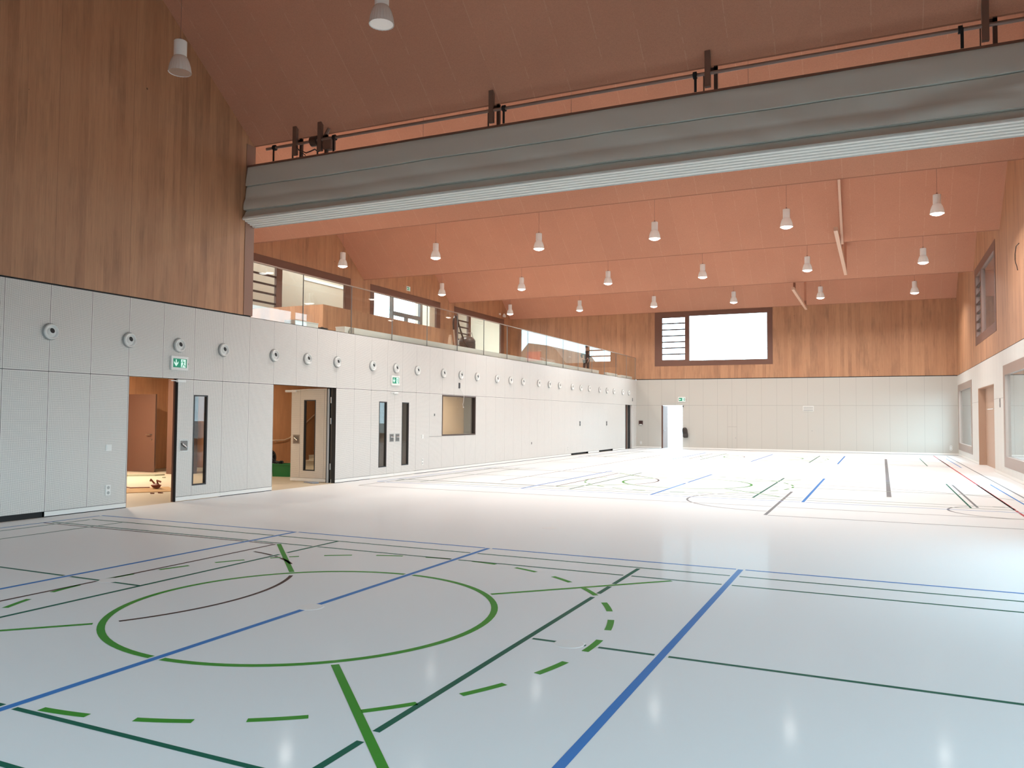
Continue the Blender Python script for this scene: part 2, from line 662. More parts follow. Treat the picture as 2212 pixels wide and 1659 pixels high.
LM = {'blue_court_lines': (M_LBLUE, 'blue court lines'), 'centre_circle': (M_LGREEN, 'bright green centre circle'),
      'green_diagonal_lines': (M_LGREEN, 'bright green diagonal lines'), 'dashed_circle': (M_LGREEN, 'bright green dashed circle'),
      'dark_green_court_lines': (M_LTEAL, 'dark green court lines'), 'dark_brown_key_lines': (M_LBROWN, 'dark brown line and arc'),
      'red_line': (M_LRED, 'thin red line'), 'broad_grey_line': (M_LGREY, 'broad grey line'),
      'long_court_lines': (M_LGREY, 'thin grey lines of the long court'), 'long_court_arcs': (M_LGREY, 'thin grey arcs')}
for n, (key, lst) in enumerate(RANGES.items()):
    bm = B()
    for P, w in lst:
        poly_strip(bm, P, w, 0.0012)
    o = mk(key[1], bm, LM[key[1]][0], FLOOR)
    o['label'] = LM[key[1]][1]
for (x, y) in ((8.17, 5.99), (10.75, 5.93), (8.17, 11.9), (6.4, 15.9), (5.5, 6.0), (8.17, 21.9), (13.2, 20.1), (10.7, 21.85)):
    bm = B()
    lathe(bm, [(0, 0.0035), (0.115, 0.0035), (0.125, 0.0)], 28, mtx=Matrix.Translation((x, y, 0)))
    mk('floor_socket_cap', bm, M_CAP, FLOOR)

# outside ground, foyer floor
bm = B()
box(bm, W + 0.5, 160, -60, 160, -0.35, -0.05)
box(bm, -160, GX - 0.6, -60, 160, -0.35, -0.05)
box(bm, GX - 0.6, W + 0.35, -60, Y0 - 0.35, -0.35, -0.05)
box(bm, GX - 0.6, W + 0.35, L + 0.4, 160, -0.35, -0.05)
struct('ground', bm, M_GROUND)
bm = B()
box(bm, GX - 0.4, 0, Y0, L, -0.2, 0.0)
struct('floor_foyer', bm, M_PLYF)

# ------------------------------------------------------------------ walls
D1 = (10.69, 13.07)
D2 = (14.68, 17.07)
D3 = (18.65, 21.05)
WIN = (22.67, 25.05, 1.13, 2.48)
REC = (43.38, 44.75)
wall('wall_left', 'X', Y0, L, 0.10, ZT, -0.16, 0.0,
     [(D1[0], D1[1], 0, ZM), (D2[0], D2[1], 0, ZM), (D3[0], D3[1], 0, ZM), WIN, (REC[0], REC[1], 0, ZM)], M_PERF)


def near_gables(bm):
    gables(-0.28, 0.0, Y0, YN)(bm)


wall('wall_left_upper', 'X', Y0, YN, ZT + 0.03, ZV, -0.28, 0.0, [], M_WOOD, near_gables)
# shadow gap between panels and boards, left
bm = B()
box(bm, -0.25, -0.02, Y0, YN, ZT, ZT + 0.03)
struct('trim_1', bm, M_BLACK)
# skirting left
bm = B()
for a, b in ((9.07, D1[0]), (D2[1], D3[0]), (D1[1], D2[0]), (D3[1], 34.71), (37.1, 38.76), (41.07, REC[0]), (REC[1], L)):
    box(bm, -0.14, 0.004, a, b, 0.015, 0.093)
struct('baseboard_left', bm, M_SKIRT)
bm = B()
box(bm, -0.155, -0.035, Y0, 9.06, 0.0, 0.1)
for a, b in ((34.71, 37.1), (38.76, 41.07)):
    box(bm, -0.155, -0.09, a, b, 0.0, 0.1)
for a, b in ((9.07, D1[0]), (D1[1], D2[0]), (D2[1], D3[0]), (D3[1], 34.71), (37.1, 38.76), (41.07, REC[0])):
    box(bm, -0.12, -0.004, a, b, 0.0, 0.1)
struct('trim_2', bm, M_BLACK)

# right wall: lower windows 1,3,5 and door niches between them; upper windows above the niches
LOWW = [(c - 3.2, c + 3.2, 0.31, 3.51) for c in (42.18, 26.30, 10.42, 2.35)]  # window beside the camera is unseen, added for daylight on the near floor
NICH = [(c - 2.4, c + 2.4, 0.0, 3.04) for c in (34.24, 18.36)]
UPW = [(c - 3.15, c + 3.1, 4.78, 7.88) for c in (34.02, 18.14)]
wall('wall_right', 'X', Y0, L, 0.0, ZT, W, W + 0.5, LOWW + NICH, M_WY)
wall('wall_right_upper', 'X', Y0, L, ZT + 0.02, ZV, W, W + 0.5, UPW, M_WOOD, gables(W, W + 0.5, Y0, L))
bm = B()
box(bm, W + 0.01, W + 0.3, Y0, L, ZT, ZT + 0.02)
struct('trim_3', bm, M_BLACK)
bm = B()
segs = cells(Y0, L, 0, 1, NICH)
for (a, b, c, d) in segs:
    box(bm, W - 0.006, W, a, b, 0.012, 0.095)
struct('baseboard_right', bm, M_SKIRT)

# far wall
FD = (1.50, 2.73)
FW = (1.10, 7.71, 4.78, 7.92)
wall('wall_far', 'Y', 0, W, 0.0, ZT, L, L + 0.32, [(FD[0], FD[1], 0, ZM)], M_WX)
wall('wall_far_upper', 'Y', GX - 0.3, W + 0.32, ZT + 0.03, ZV + 0.1, L, L + 0.32, [FW], M_WOOD)
bm = B()
box(bm, 0.0, W, L - 0.004, L + 0.3, ZT - 0.004, ZT + 0.035)
struct('trim_4', bm, M_BLACK)
bm = B()
for a, b in ((0, FD[0]), (FD[1], W)):
    box(bm, a, b, L - 0.006, L, 0.012, 0.095)
struct('baseboard_far', bm, M_SKIRT)
bm = B()
for a, b in ((0, FD[0]), (FD[1], W)):
    box(bm, a, b, L - 0.002, L, 0.0, 0.012)
struct('trim_5', bm, M_BLACK)
# near end wall, behind the camera; unseen windows added for floor daylight
NEAR_ADDED = [(1.2, 7.6, 0.31, 3.51), (9.0, 15.4, 0.31, 3.51)]
wall('wall_near', 'Y', -0.3, W + 0.32, 0.0, ZT, Y0 - 0.3, Y0, NEAR_ADDED, M_WX)
wall('wall_near_upper', 'Y', -0.3, W + 0.32, ZT, ZV + 0.1, Y0 - 0.3, Y0, [], M_WOOD)

# ------------------------------------------------------------------ gallery
bm = B()
box(bm, GX, -0.16, YN - 0.2, L, 3.62, 3.99)
struct('floor_gallery', bm, M_SLAB)
bm = B()
box(bm, GX, 0.0, YN, L, 3.99, 4.0)
struct('trim_6', bm, M_CONC)
GW = [(22.35, 28.78, 4.72, 7.84), (30.29, 36.72, 4.72, 7.84), (38.26, 44.65, 4.72, 7.84), (14.45, 20.85, 4.72, 7.84)]
wall('wall_gallery', 'X', YN - 0.3, L, 4.0, ZV, GX - 0.3, GX, GW, M_WOOD, gables(GX - 0.3, GX, YN, L))
bm = B()
box(bm, GX - 0.3, -0.28, YN - 0.3, YN - 0.02, 4.0, ZV)
struct('wall_gallery_end', bm, M_WOOD)
bm = B()
box(bm, GX - 0.62, GX - 0.42, Y0 - 0.3, L + 0.32, -0.3, 3.99)
box(bm, GX - 0.62, -0.16, Y0 - 0.5, Y0 - 0.3, -0.3, 3.99)
box(bm, GX - 0.62, 0.0, L, L + 0.3, -0.3, 3.99)
struct('wall_outer', bm, M_WHITE)
# low boarded parapet of the stairwell
bm = B()
box(bm, -2.25, -2.1, 19.13, 26.5, 4.0, 5.1)
box(bm, -6.6, -2.25, 19.13, 19.28, 4.0, 5.1)
struct('wall_stairwell', bm, M_WOOD)
# concrete upstand behind the glass
bm = B()
box(bm, -0.26, -0.1, 17.95, 27.1, 4.0, 4.19)
box(bm, -0.26, -0.1, 27.3, 39.0, 4.0, 4.19)
box(bm, -0.26, -0.1, 40.3, 42.2, 4.0, 4.17)
box(bm, -0.3, -0.08, 42.9, 45.0, 4.0, 4.16)
struct('trim_7', bm, M_CONC)
# curtain guide post on the near end of the gallery opening
bm = B()
box(bm, -0.26, 0.012, YN - 0.26, YN + 0.02, ZT + 0.03, ZV)
struct('trim_8', bm, mat('brown_guide_post', (0.30, 0.16, 0.11), 0.5))

bal = thing('glass_balustrade', (0, 29.7, 4.0), 'frameless glass balustrade with slim handrail along the gallery edge above the white panels', 'railing')
ys = [YN + 0.03] + [15.73 + 2.0 * k for k in range(15)] + [45.55]
for a, b in zip(ys, ys[1:]):
    bm = B()
    box(bm, -0.05, -0.03, a + 0.006, b - 0.006, 3.985, 5.285)
    mk('glass_pane', bm, M_RGLASS, bal, world=True)
bm = B()
box(bm, -0.06, -0.02, YN + 0.02, 45.56, 5.285, 5.312, 0.004)
mk('handrail', bm, M_RAIL, bal, world=True)
for y in ys[1:-1]:
    bm = B()
    box(bm, -0.052, -0.028, y - 0.006, y + 0.006, 3.985, 5.285)
    mk('joint_strip', bm, M_GREYF, bal, world=True)
bm = B()
box(bm, -0.06, -0.02, 45.5, 45.56, 4.0, 5.285)
mk('end_post', bm, M_RAIL, bal, world=True)

# white and dark loose things on the gallery edge
GL = [('storage_box', (-0.55, 16.3, 4.0), 0.9, 0.35, 0.19, 'long low white box on the gallery edge nearest the boarded wall corner'),
      ('storage_box', (-0.45, 18.0, 4.0), 0.42, 0.3, 0.22, 'short white box on the gallery edge at the second glass joint')]
for (nm, lc, ly, lx, lz, lb) in GL:
    t = thing(nm, lc, lb, 'box', None)
    bm = B()
    box(bm, -lx / 2, lx / 2, -ly / 2, ly / 2, 0, lz - 0.03, 0.006)
    mk('body', bm, M_WHITE2, t)
    bm = B()
    box(bm, -lx / 2 - 0.008, lx / 2 + 0.008, -ly / 2 - 0.008, ly / 2 + 0.008, lz - 0.03, lz, 0.005)
    mk('lid', bm, M_WHITE2, t)
t = thing('carrying_case', (-0.42, 16.98, 4.0), 'small black case standing on the gallery edge between the two white boxes', 'case')
bm = B()
box(bm, -0.08, 0.08, -0.13, 0.13, 0, 0.10, 0.012)
mk('case_shell', bm, M_DARK, t)
bm = B()
tube(bm, [(0, -0.05, 0.098), (0, -0.045, 0.118), (0, 0.045, 0.118), (0, 0.05, 0.098)], 0.006)
mk('handle', bm, M_DARK, t)


# ------------------------------------------------------------------ windows
def window(name, pl, face, out, outer, openings, bars=(), m=M_BROWN, portal_rot=None, glass=True, lining=0.0):
    """board frame with openings; face = wall plane, out = direction of the outside (+1/-1)"""
    u0, u1, v0, v1 = outer
    root = None
    bm = B()
    d0, d1 = face - out * 0.012, face + out * 0.10
    for (a, b, c, d) in cells(u0, u1, v0, v1, [o_ for o_ in openings]):
        pbox(bm, pl, a, b, c, d, min(d0, d1), max(d0, d1))
    root = setp(mk(name, bm, m), kind='structure')
    if lining:
        bm = B()
        l0, l1 = sorted((face + out * 0.10, face + out * lining))
        for (a, b, c, d) in cells(u0, u1, v0, v1, [(u0 + 0.12, u1 - 0.12, v0 + 0.12, v1 - 0.12)]):
            pbox(bm, pl, a, b, c, d, l0, l1)
        mk('shading_reveal', bm, m, root)  # outer lining added to shut bright sky out of the slanting view
    for (a, b, c, d) in openings:
        bm = B()
        e0, e1 = face + out * 0.06, face + out * 0.068
        if glass:
            pbox(bm, pl, a, b, c, d, min(e0, e1), max(e0, e1))
            mk('window_pane', bm, M_GLASS, root)
    for (a, b, zs) in bars:
        for z in zs:
            bm = B()
            e0, e1 = face + out * 0.02, face + out * 0.075
            pbox(bm, pl, a, b, z - 0.036, z + 0.036, min(e0, e1), max(e0, e1))
            mk('louvre_bar', bm, M_BAR, root)
    for (a, b, c, d) in openings:
        p = face + out * 0.2
        if pl == 'X':
            portal(p, (a + b) / 2, (c + d) / 2, d - c, b - a, (0, PI / 2 * (1 if out > 0 else -1), 0))
        else:
            portal((a + b) / 2, p, (c + d) / 2, b - a, d - c, (-PI / 2 if out > 0 else PI / 2, 0, 0))
    return root


window('window_1', 'Y', L, 1, FW, [(1.54, 2.87, 5.14, 7.59), (3.12, 7.41, 5.08, 7.65)],
       [(1.54, 2.87, (7.26, 6.90, 6.54, 6.18, 5.83, 5.47))])
GZ = (5.05, 7.50)
gz = (7.13, 6.78, 6.43, 6.07, 5.72, 5.37)
window('window_2', 'X', GX, -1, GW[0], [(22.7, 24.02, *GZ), (24.34, 28.40, *GZ)], [(22.7, 24.02, gz)])
window('window_3', 'X', GX, -1, GW[1], [(30.6, 36.33, *GZ)])
window('window_4', 'X', GX, -1, GW[2], [(38.72, 39.92, *GZ), (40.22, 44.25, *GZ)], [(38.72, 39.92, gz)])
window('window_5', 'X', GX, -1, GW[3], [(14.8, 16.1, *GZ), (16.4, 20.5, *GZ)], [(14.8, 16.1, gz)])
n = 6
for (a, b, c, d) in UPW:
    window('window_%d' % n, 'X', W, 1, (a, b, c, d), [(a + 0.35, b - 2.2, c + 0.32, d - 0.33), (b - 1.95, b - 0.4, c + 0.32, d - 0.33)],
           [(b - 1.95, b - 0.4, (7.13, 6.78, 6.43, 6.07, 5.72, 5.37))], lining=0.7)
    n += 1
for (a, b, c, d) in LOWW:
    window('window_%d' % n, 'X', W, 1, (a, b, c, d), [(a + 0.33, b - 0.4, c + 0.33, d - 0.31)],
           m=mat('grey_brown_window_board', (0.33, 0.235, 0.19), 0.35), lining=0.52)
    n += 1
for (a, b, c, d) in NEAR_ADDED:
    window('window_%d' % (n + 1), 'Y', Y0, -1, (a, b, c, d), [(a + 0.33, b - 0.33, c + 0.33, d - 0.31)])
    n += 1
# mullions of a glazed door standing outside window 3
t = thing('glazed_screen', (GX - 1.3, 33.3, 0), 'grey framed glazed screen standing outside the middle gallery window', 'screen')
for (a, b, c, d, nm) in ((33.98, 34.16, 0.0, 8.6, 'upright'), (36.75, 36.98, 0.0, 8.6, 'upright'), (34.16, 36.75, 6.98, 7.18, 'cross_rail'), (35.35, 35.53, 0.0, 6.98, 'upright')):
    bm = B()
    box(bm, GX - 1.4, GX - 1.25, a, b, c, d)
    mk(nm, bm, M_GREYF, t, world=True)
t.location.z = -0.05

# neighbouring buildings seen through the gallery windows and in the railing glass
def slab_building(name, x0, x1, y0, y1, h, label, wins):
    t = thing(name, ((x0 + x1) / 2, (y0 + y1) / 2, -0.05), label, 'building')
    bm = B()
    box(bm, x0, x1, y0, y1, -0.05, h)
    mk('wall', bm, M_RENDER, t, world=True)
    bm = B()
    box(bm, x0 - 0.15, x1 + (1.6 if h < 10 else 0.15), y0 - 0.15, y1 + 0.15, h, h + 0.25)  # lower block's deep overhang is added to shade its wall
    mk('roof', bm, M_CONC, t, world=True)
    for (a, b, c, d) in wins:
        bm = B()
        box(bm, x1 - 0.02, x1 + 0.03, a, b, c, d)
        mk('window', bm, mat('pale_band', (0.74, 0.71, 0.62), 0.6), t, world=True)
    return t


slab_building('neighbour_house', -12.0, -11.0, 20.0, 33.4, 13.0, 'cream rendered building outside the gallery window nearest the divider curtain', [(29.0, 32.6, 8.0, 8.12)])
slab_building('neighbour_house', -12.0, -11.0, 40.3, 62.0, 9.2, 'cream rendered building outside the gallery window farthest from the divider curtain', [(52.0, 55.0, 6.0, 9.5)])
# gabled house beyond the far wall, only mirrored in the railing glass
t = thing('gabled_house', (21.5, 84, -0.05), 'brown gabled house mirrored in the far end of the glass railing', 'building')
bm = B()
prism(bm, [(17.0, -0.05), (17.0, 7.0), (18.7, 9.15), (19.6, 9.55), (21.9, 9.9), (23.4, 8.2), (26.5, 7.4), (26.5, -0.05)], 'y', 80, 92)
mk('wall', bm, mat('brown_house_render', (0.16, 0.115, 0.08), 0.9), t, world=True)
bm = B()
box(bm, 20.4, 22.0, 79.7, 80.0, 7.9, 8.9)
mk('awning', bm, mat('red_awning', (0.55, 0.05, 0.03), 0.6), t, world=True)


# ------------------------------------------------------------------ doors
def slot(bm, pl, u0, u1, v0, v1, d0, d1, w=0.028):
    for (a, b, c, d) in cells(u0, u1, v0, v1, [(u0 + w, u1 - w, v0 + w, v1 - w)]):
        pbox(bm, pl, a, b, c, d, d0, d1)


def flush_handle(parent, pl, uc, zc, face, sgn, flip=1, lever='diag'):
    """steel recessed pull with a lever, 23 x 25 cm"""
    bm = B()
    w, h = 0.115, 0.122
    f0 = face + sgn * 0.004
    b0 = face - sgn * 0.02
    for (a, b, c, d) in cells(uc - w, uc + w, zc - h, zc + h, [(uc - w + .02, uc + w - .02, zc - h + .02, zc + h - .02)]):
        pbox(bm, pl, a, b, c, d, min(f0, b0), max(f0, b0))
    hd = mk('pull_plate', bm, M_STEEL, parent, world=True)
    bm = B()
    e0, e1 = face + sgn * 0.0005, face + sgn * 0.002
    pbox(bm, pl, uc - w + .02, uc + w - .02, zc - h + .02, zc + h - .02, min(e0, e1), max(e0, e1))
    o = mk('recess', bm, M_STEELD, hd)
    bm = B()
    d_ = face + sgn * 0.02
    if lever == 'diag':
        p, q_ = (uc - 0.06, zc + 0.045), (uc + 0.055, zc - 0.035)
    else:
        p, q_ = (uc - 0.075, zc + 0.02), (uc + 0.065, zc + 0.02)
    P = (lambda u, z: (d_, u, z)) if pl == 'X' else (lambda u, z: (u, d_, z))
    cyl(bm, P(*p), P(*q_), 0.016, seg=12)
    S = (lambda u, z, dd: (dd, u, z)) if pl == 'X' else (lambda u, z, dd: (u, dd, z))
    cyl(bm, S(p[0] + .01, p[1], face), S(p[0] + .01, p[1], d_), 0.012, seg=10)
    mk('lever', bm, mat('polished_steel', (0.75, 0.74, 0.72), 0.2, metal=1.0), hd, smooth=True)
    return hd


def leaf_x(name, y0, y1, slots, handles, lever):
    """closed leaf in the plane of the left wall"""
    bm = B()
    for (a, b, c, d) in cells(y0 + 0.004, y1 - 0.004, 0.10, ZM - 0.006, slots):
        box(bm, -0.065, 0.0, a, b, c, d)
    root = setp(mk(name, bm, M_PERF), kind='structure')
    bm = B()
    box(bm, -0.06, 0.004, y0 + 0.004, y1 - 0.004, 0.012, 0.093)
    mk('kick_plate', bm, M_SKIRT, root)
    for s_ in slots:
        bm = B()
        slot(bm, 'X', *s_, -0.066, 0.005)
        mk('glazing_frame', bm, M_DARK, root)
        bm = B()
        box(bm, -0.036, -0.03, s_[0] + .02, s_[1] - .02, s_[2] + .02, s_[3] - .02)
        mk('slot_pane', bm, M_DGLASS, root)
    for h in handles:
        flush_handle(root, 'X', h, 1.135, 0.0, 1, lever=lever)
    return root


leaf_x('door_1', 11.86, D1[1], [(12.28, 12.66, 0.30, 2.185)], [12.045], 'diag')
leaf_x('door_3', D3[0], 19.85, [(19.06, 19.455, 0.30, 2.185)], [19.725], 'flat')
leaf_x('door_4', 19.85, D3[1], [(20.26, 20.65, 0.30, 2.185)], [20.03], 'flat')
# door 2: leaf standing open at right angles into the foyer
bm = B()
yl = 17.13
for (a, b, c, d) in cells(-1.53, -0.3, 0.10, ZM - 0.03, [(-1.10, -0.71, 0.29, 2.19)]):
    box(bm, a, b, yl, yl + 0.065, c, d)
M_PERFX = panel_mat('perforated_door_panel', (0.72, 0.66, 0.58), (0.22, 0.19, 0.16), 'x', 0.37, True)
dr = setp(mk('door_2', bm, M_PERFX), kind='structure')
bm = B()
box(bm, -1.53, -0.3, yl - 0.004, yl + 0.06, 0.012, 0.093)
mk('kick_plate', bm, M_SKIRT, dr)
bm = B()
slot(bm, 'Y', -1.10, -0.71, 0.29, 2.19, yl - 0.005, yl + 0.07)
mk('glazing_frame', bm, M_DARK, dr)
bm = B()
box(bm, -1.08, -0.73, yl + 0.03, yl + 0.036, 0.31, 2.17)
mk('slot_pane', bm, M_DGLASS, dr)
flush_handle(dr, 'Y', -1.35, 1.13, yl, -1)
bm = B()
box(bm, -1.72, -1.36, yl - 0.05, yl, 2.40, 2.46, 0.012)
tube(bm, [(-1.4, yl - 0.03, 2.455), (-0.9, yl - 0.06, 2.475), (-0.3, yl - 0.03, 2.48)], 0.008)
mk('door_closer', bm, M_WHITE2, dr)
# jamb of door 2: steel profile, hinges
bm = B()
box(bm, -0.30, -0.20, D2[1], D2[1] + 0.075, 0.0, ZM)
box(bm, -0.12, -0.001, D2[1] - 0.004, D2[1] + 0.02, 0.0, ZM)
struct('trim_9', bm, M_BLACK)
bm = B()
box(bm, -0.26, -0.205, D2[1] - 0.02, D2[1] + 0.0, 0.0, ZM - 0.02)
struct('trim_10', bm, mat('pale_grey_profile', (0.45, 0.47, 0.49), 0.4))
for z in (0.35, 1.55, 2.1):
    bm = B()
    cyl(bm, (-0.15, D2[1] - 0.012, z), (-0.15, D2[1] - 0.012, z + 0.16), 0.016, seg=10)
    mk('hinge', bm, M_STEEL, dr)
# jamb lining of door 1
bm = B()
box(bm, -0.16, -0.002, D1[0] - 0.001, D1[0] + 0.012, 0, ZM)
box(bm, -0.11, -0.0655, 11.845, 11.865, 0, ZM)
struct('trim_11', bm, M_BROWN)
bm = B()
box(bm, -0.06, 0.0, 11.845, 11.858, 0, ZM)
struct('trim_12', bm, M_BLACK)


def closer(y0, y1, z, label):
    t = thing('door_closer', (0.0, (y0 + y1) / 2, z), label, 'door closer')
    bm = B()
    box(bm, 0.001, 0.05, y0 + (y1 - y0) * .4, y1, z - 0.028, z + 0.028, 0.01)
    mk('closer_body', bm, M_WHITE2, t, world=True)
    bm = B()
    box(bm, 0.012, 0.032, y0, y0 + (y1 - y0) * .42, z - 0.008, z + 0.010, 0.004)
    mk('closer_arm', bm, M_WHITE2, t, world=True)
    return t


closer(11.66, 12.02, 2.458, 'white door closer at the top of the door leaf nearest the camera')
closer(19.62, 19.98, 2.455, 'white door closer at the top of the closed double door')

# far door: opening to daylight, brown leaf edge
bm = B()
box(bm, 1.5, 1.585, L + 0.02, L + 1.15, 0.02, ZM - 0.02)
dr5 = setp(mk('door_5', bm, M_BROWN2), kind='structure')
bm = B()
cyl(bm, (1.585, L + 0.12, 1.05), (1.64, L + 0.12, 1.05), 0.012, seg=10)
cyl(bm, (1.64, L + 0.12, 1.05), (1.64, L + 0.26, 1.05), 0.012, seg=10)
mk('door_handle', bm, M_STEEL, dr5)
bm = B()
box(bm, FD[0] - 0.001, FD[0] + 0.012, L + 0.001, L + 0.31, 0, ZM)
struct('trim_13', bm, M_BROWN)
portal((FD[0] + FD[1]) / 2, L + 0.25, ZM / 2, 1.15, 2.45, (-PI / 2, 0, 0))

# right wall door niches: brown lining, boarded double door
M_LIN = mat('pale_brown_lining', (0.50, 0.33, 0.235), 0.45)
n = 6
for (a, b, c, d) in NICH:
    bm = B()
    box(bm, W + 0.004, W + 0.32, b - 0.02, b, 0, d)
    box(bm, W + 0.004, W + 0.32, a, a + 0.02, 0, d)
    box(bm, W + 0.004, W + 0.32, a + 0.02, b - 0.02, d - 0.02, d)
    r_ = setp(mk('door_%d' % n, bm, M_LIN), kind='structure')
    for (p, q_) in ((a + 0.02, (a + b) / 2), ((a + b) / 2, b - 0.02)):
        bm = B()
        box(bm, W + 0.25, W + 0.30, p + 0.004, q_ - 0.004, 0.0, 2.2)
        mk('door_leaf', bm, M_LIN, r_)
        bm = B()
        box(bm, W + 0.25, W + 0.30, p + 0.004, q_ - 0.004, 2.215, d - 0.02)
        mk('overpanel', bm, M_LIN, r_)
    n += 1

# narrow recess at the far end of the left wall: door stack seen edge on
bm = B()
box(bm, -0.60, -0.50, REC[0] - 0.1, REC[1] + 0.1, 0, ZM + 0.1)
box(bm, -0.5, -0.16, REC[1] - 0.0, REC[1] + 0.1, 0, ZM + 0.1)
box(bm, -0.5, -0.16, REC[0] - 0.1, REC[0], 0, ZM + 0.1)
box(bm, -0.5, -0.16, REC[0], REC[1], ZM, ZM + 0.1)
box(bm, -0.5, -0.001, REC[0], REC[1], -0.05, 0.002)
struct('wall_recess', bm, mat('recess_grey_brown', (0.15, 0.125, 0.105), 0.6))
t = thing('folding_door', (-0.25, 44.1, 0.002), 'stack of narrow dark and steel door edges in the recess at the far end of the left wall', 'door')
for i, (y, mm) in enumerate(((43.62, M_STEELD), (43.84, M_BROWN), (44.02, M_STEEL), (44.26, M_BLACK), (44.5, M_STEELD))):
    bm = B()
    box(bm, -0.42, -0.05, y, y + 0.07, 0.004, ZM - 0.02)
    mk('door_edge', bm, mm, t, world=True)

# ------------------------------------------------------------------ foyer behind the doors
bm = B()
box(bm, -8.6, -8.4, 7.0, 20.0, 0, 3.6)
box(bm, -8.6, -7.0, 20.0, 20.15, 0, 3.6)
box(bm, -7.2, -7.0, 20.15, 27.5, 0, 3.6)
box(bm, -8.6, -0.16, 6.85, 7.0, 0, 3.6)
struct('wall_foyer', bm, M_WOOD_IN)
bm = B()
box(bm, -8.6, -3.1, 27.4, 27.6, 0, 3.6)
struct('wall_foyer_end', bm, M_WOOD_IN)
bm = B()
box(bm, -8.6, -0.16, 6.85, 27.6, 3.45, 3.6)
struct('ceiling_foyer', bm, M_WHITE)
bm = B()
box(bm, -6.35, -5.75, 17.3, 17.9, 0, 3.45)
struct('trim_14', bm, M_BROWN2)
# brown door standing ajar
t = thing('interior_door', (-7.09, 17.5, 0), 'plain brown door with lever handle on the foyer wall behind the nearest doorway', 'door')
bm = B()
box(bm, -8.33, -7.09, 17.5, 17.55, 0.01, 2.39)
mk('door_leaf', bm, M_BROWN2, t, world=True)
bm = B()
cyl(bm, (-7.22, 17.5, 1.15), (-7.22, 17.44, 1.15), 0.014, seg=10)
cyl(bm, (-7.22, 17.44, 1.15), (-7.40, 17.44, 1.15), 0.014, seg=10)
cyl(bm, (-7.22, 17.5, 1.0), (-7.22, 17.48, 1.0), 0.022, seg=12)
mk('door_handle', bm, M_STEEL, t, world=True)
# foyer lamp
for (x, y, e) in ((-3.0, 12.3, 60), (-6.3, 14.8, 330), (-4.6, 22.0, 55)):
    t = thing('ceiling_light', (x, y, 3.45), {12.3: 'round white ceiling lamp over the foyer floor behind the nearest doorway', 14.8: 'round white ceiling lamp deep in the foyer near the brown door', 22.0: 'round white ceiling lamp over the foyer stairs'}[y], 'lamp')
    bm = B()
    lathe(bm, [(0.0, -0.07), (0.16, -0.07), (0.19, -0.03), (0.19, 0)], 24)
    mk('diffuser', bm, mat('warm_diffuser', (0.9, 0.85, 0.75), 0.4, emit=(1.0, 0.86, 0.66), es=4), t, smooth=True)
    d = bpy.data.lights.new('foyer_light', 'AREA')
    d.shape = 'DISK'
    d.size = 0.34
    d.energy = e
    d.color = (1.0, 0.87, 0.70)
    o = bpy.data.objects.new('foyer_light', d)
    o.location = (0, 0, -0.085)
    o.parent = t
    COL.objects.link(o)
# cardboard sheet and rubbish
bm = B()
prism(bm, [(-3.35, 13.2), (-2.35, 12.6), (-1.75, 13.5), (-2.8, 14.2)], 'z', 0.002, 0.012)
setp(mk('cardboard_sheet', bm, M_CARD), 'flat brown cardboard sheet lying on the foyer floor inside the nearest doorway', 'cardboard')
t = thing('packing_scrap', (-2.62, 13.68, 0.012), 'crumpled dark red packing scrap lying on the cardboard sheet', 'rubbish')
bm = B()
bmesh.ops.create_icosphere(bm, subdivisions=3, radius=0.11)
for v in bm.verts:
    h = math.sin(v.co.x * 31) * math.cos(v.co.y * 27 + 1) * 0.3 + 0.1 * math.sin(v.co.z * 60)
    v.co *= 1 + h
    v.co.z = max(v.co.z * 0.5 + 0.07, 0)
    v.co.x *= 1.2
mk('wrapping', bm, M_REDB, t)
for i, pts in enumerate((((-0.10, 0.1, 0.04), (-0.22, 0.12, 0.12), (-0.30, 0.1, 0.2), (-0.36, 0.14, 0.16)), ((0.05, 0, 0.1), (0.08, -0.05, 0.2), (0.2, -0.05, 0.17)), ((-0.1, -0.1, 0.03), (-0.5, -0.3, 0.02), (-0.75, -0.2, 0.015)))):
    bm = B()
    tube(bm, pts, 0.02 if i < 2 else 0.012, 6)
    mk('strap_piece', bm, M_REDB, t)
for (x, y, ln, lb) in ((-1.79, 12.84, 0.11, 'small dark offcut on the foyer floor, the left one in front of the cardboard'), (-1.72, 13.0, 0.14, 'small dark offcut on the foyer floor, the right one in front of the cardboard')):
    bm = B()
    prism(bm, [(x - ln / 2, y), (x - ln * .2, y + 0.03), (x + ln / 2, y + 0.02), (x + ln * .45, y - 0.015), (x - ln * .3, y - 0.02)], 'z', 0.001, 0.022)
    setp(mk('floor_offcut', bm, M_REDB), lb, 'offcut')
bm = B()
pts = [(-6.95, 16.1), (-6.6, 16.0), (-6.25, 16.3), (-5.95, 16.55), (-5.9, 16.85), (-6.2, 16.75), (-6.5, 16.55), (-6.8, 16.4)]
prism(bm, pts, 'z', 0.001, 0.035)
setp(mk('floor_rag', bm, M_RAG), 'flattened grey green rag on the foyer floor in front of the brown door', 'rag')
bm = B()
lathe(bm, [(0.0, 0), (0.05, 0.002), (0.05, 0.02), (0.0, 0.03)], 10, mtx=Matrix.Translation((-5.2, 16.2, 0.001)))
setp(mk('floor_lump', bm, M_RAG), 'small lump of debris on the foyer floor beside the pillar', 'debris')

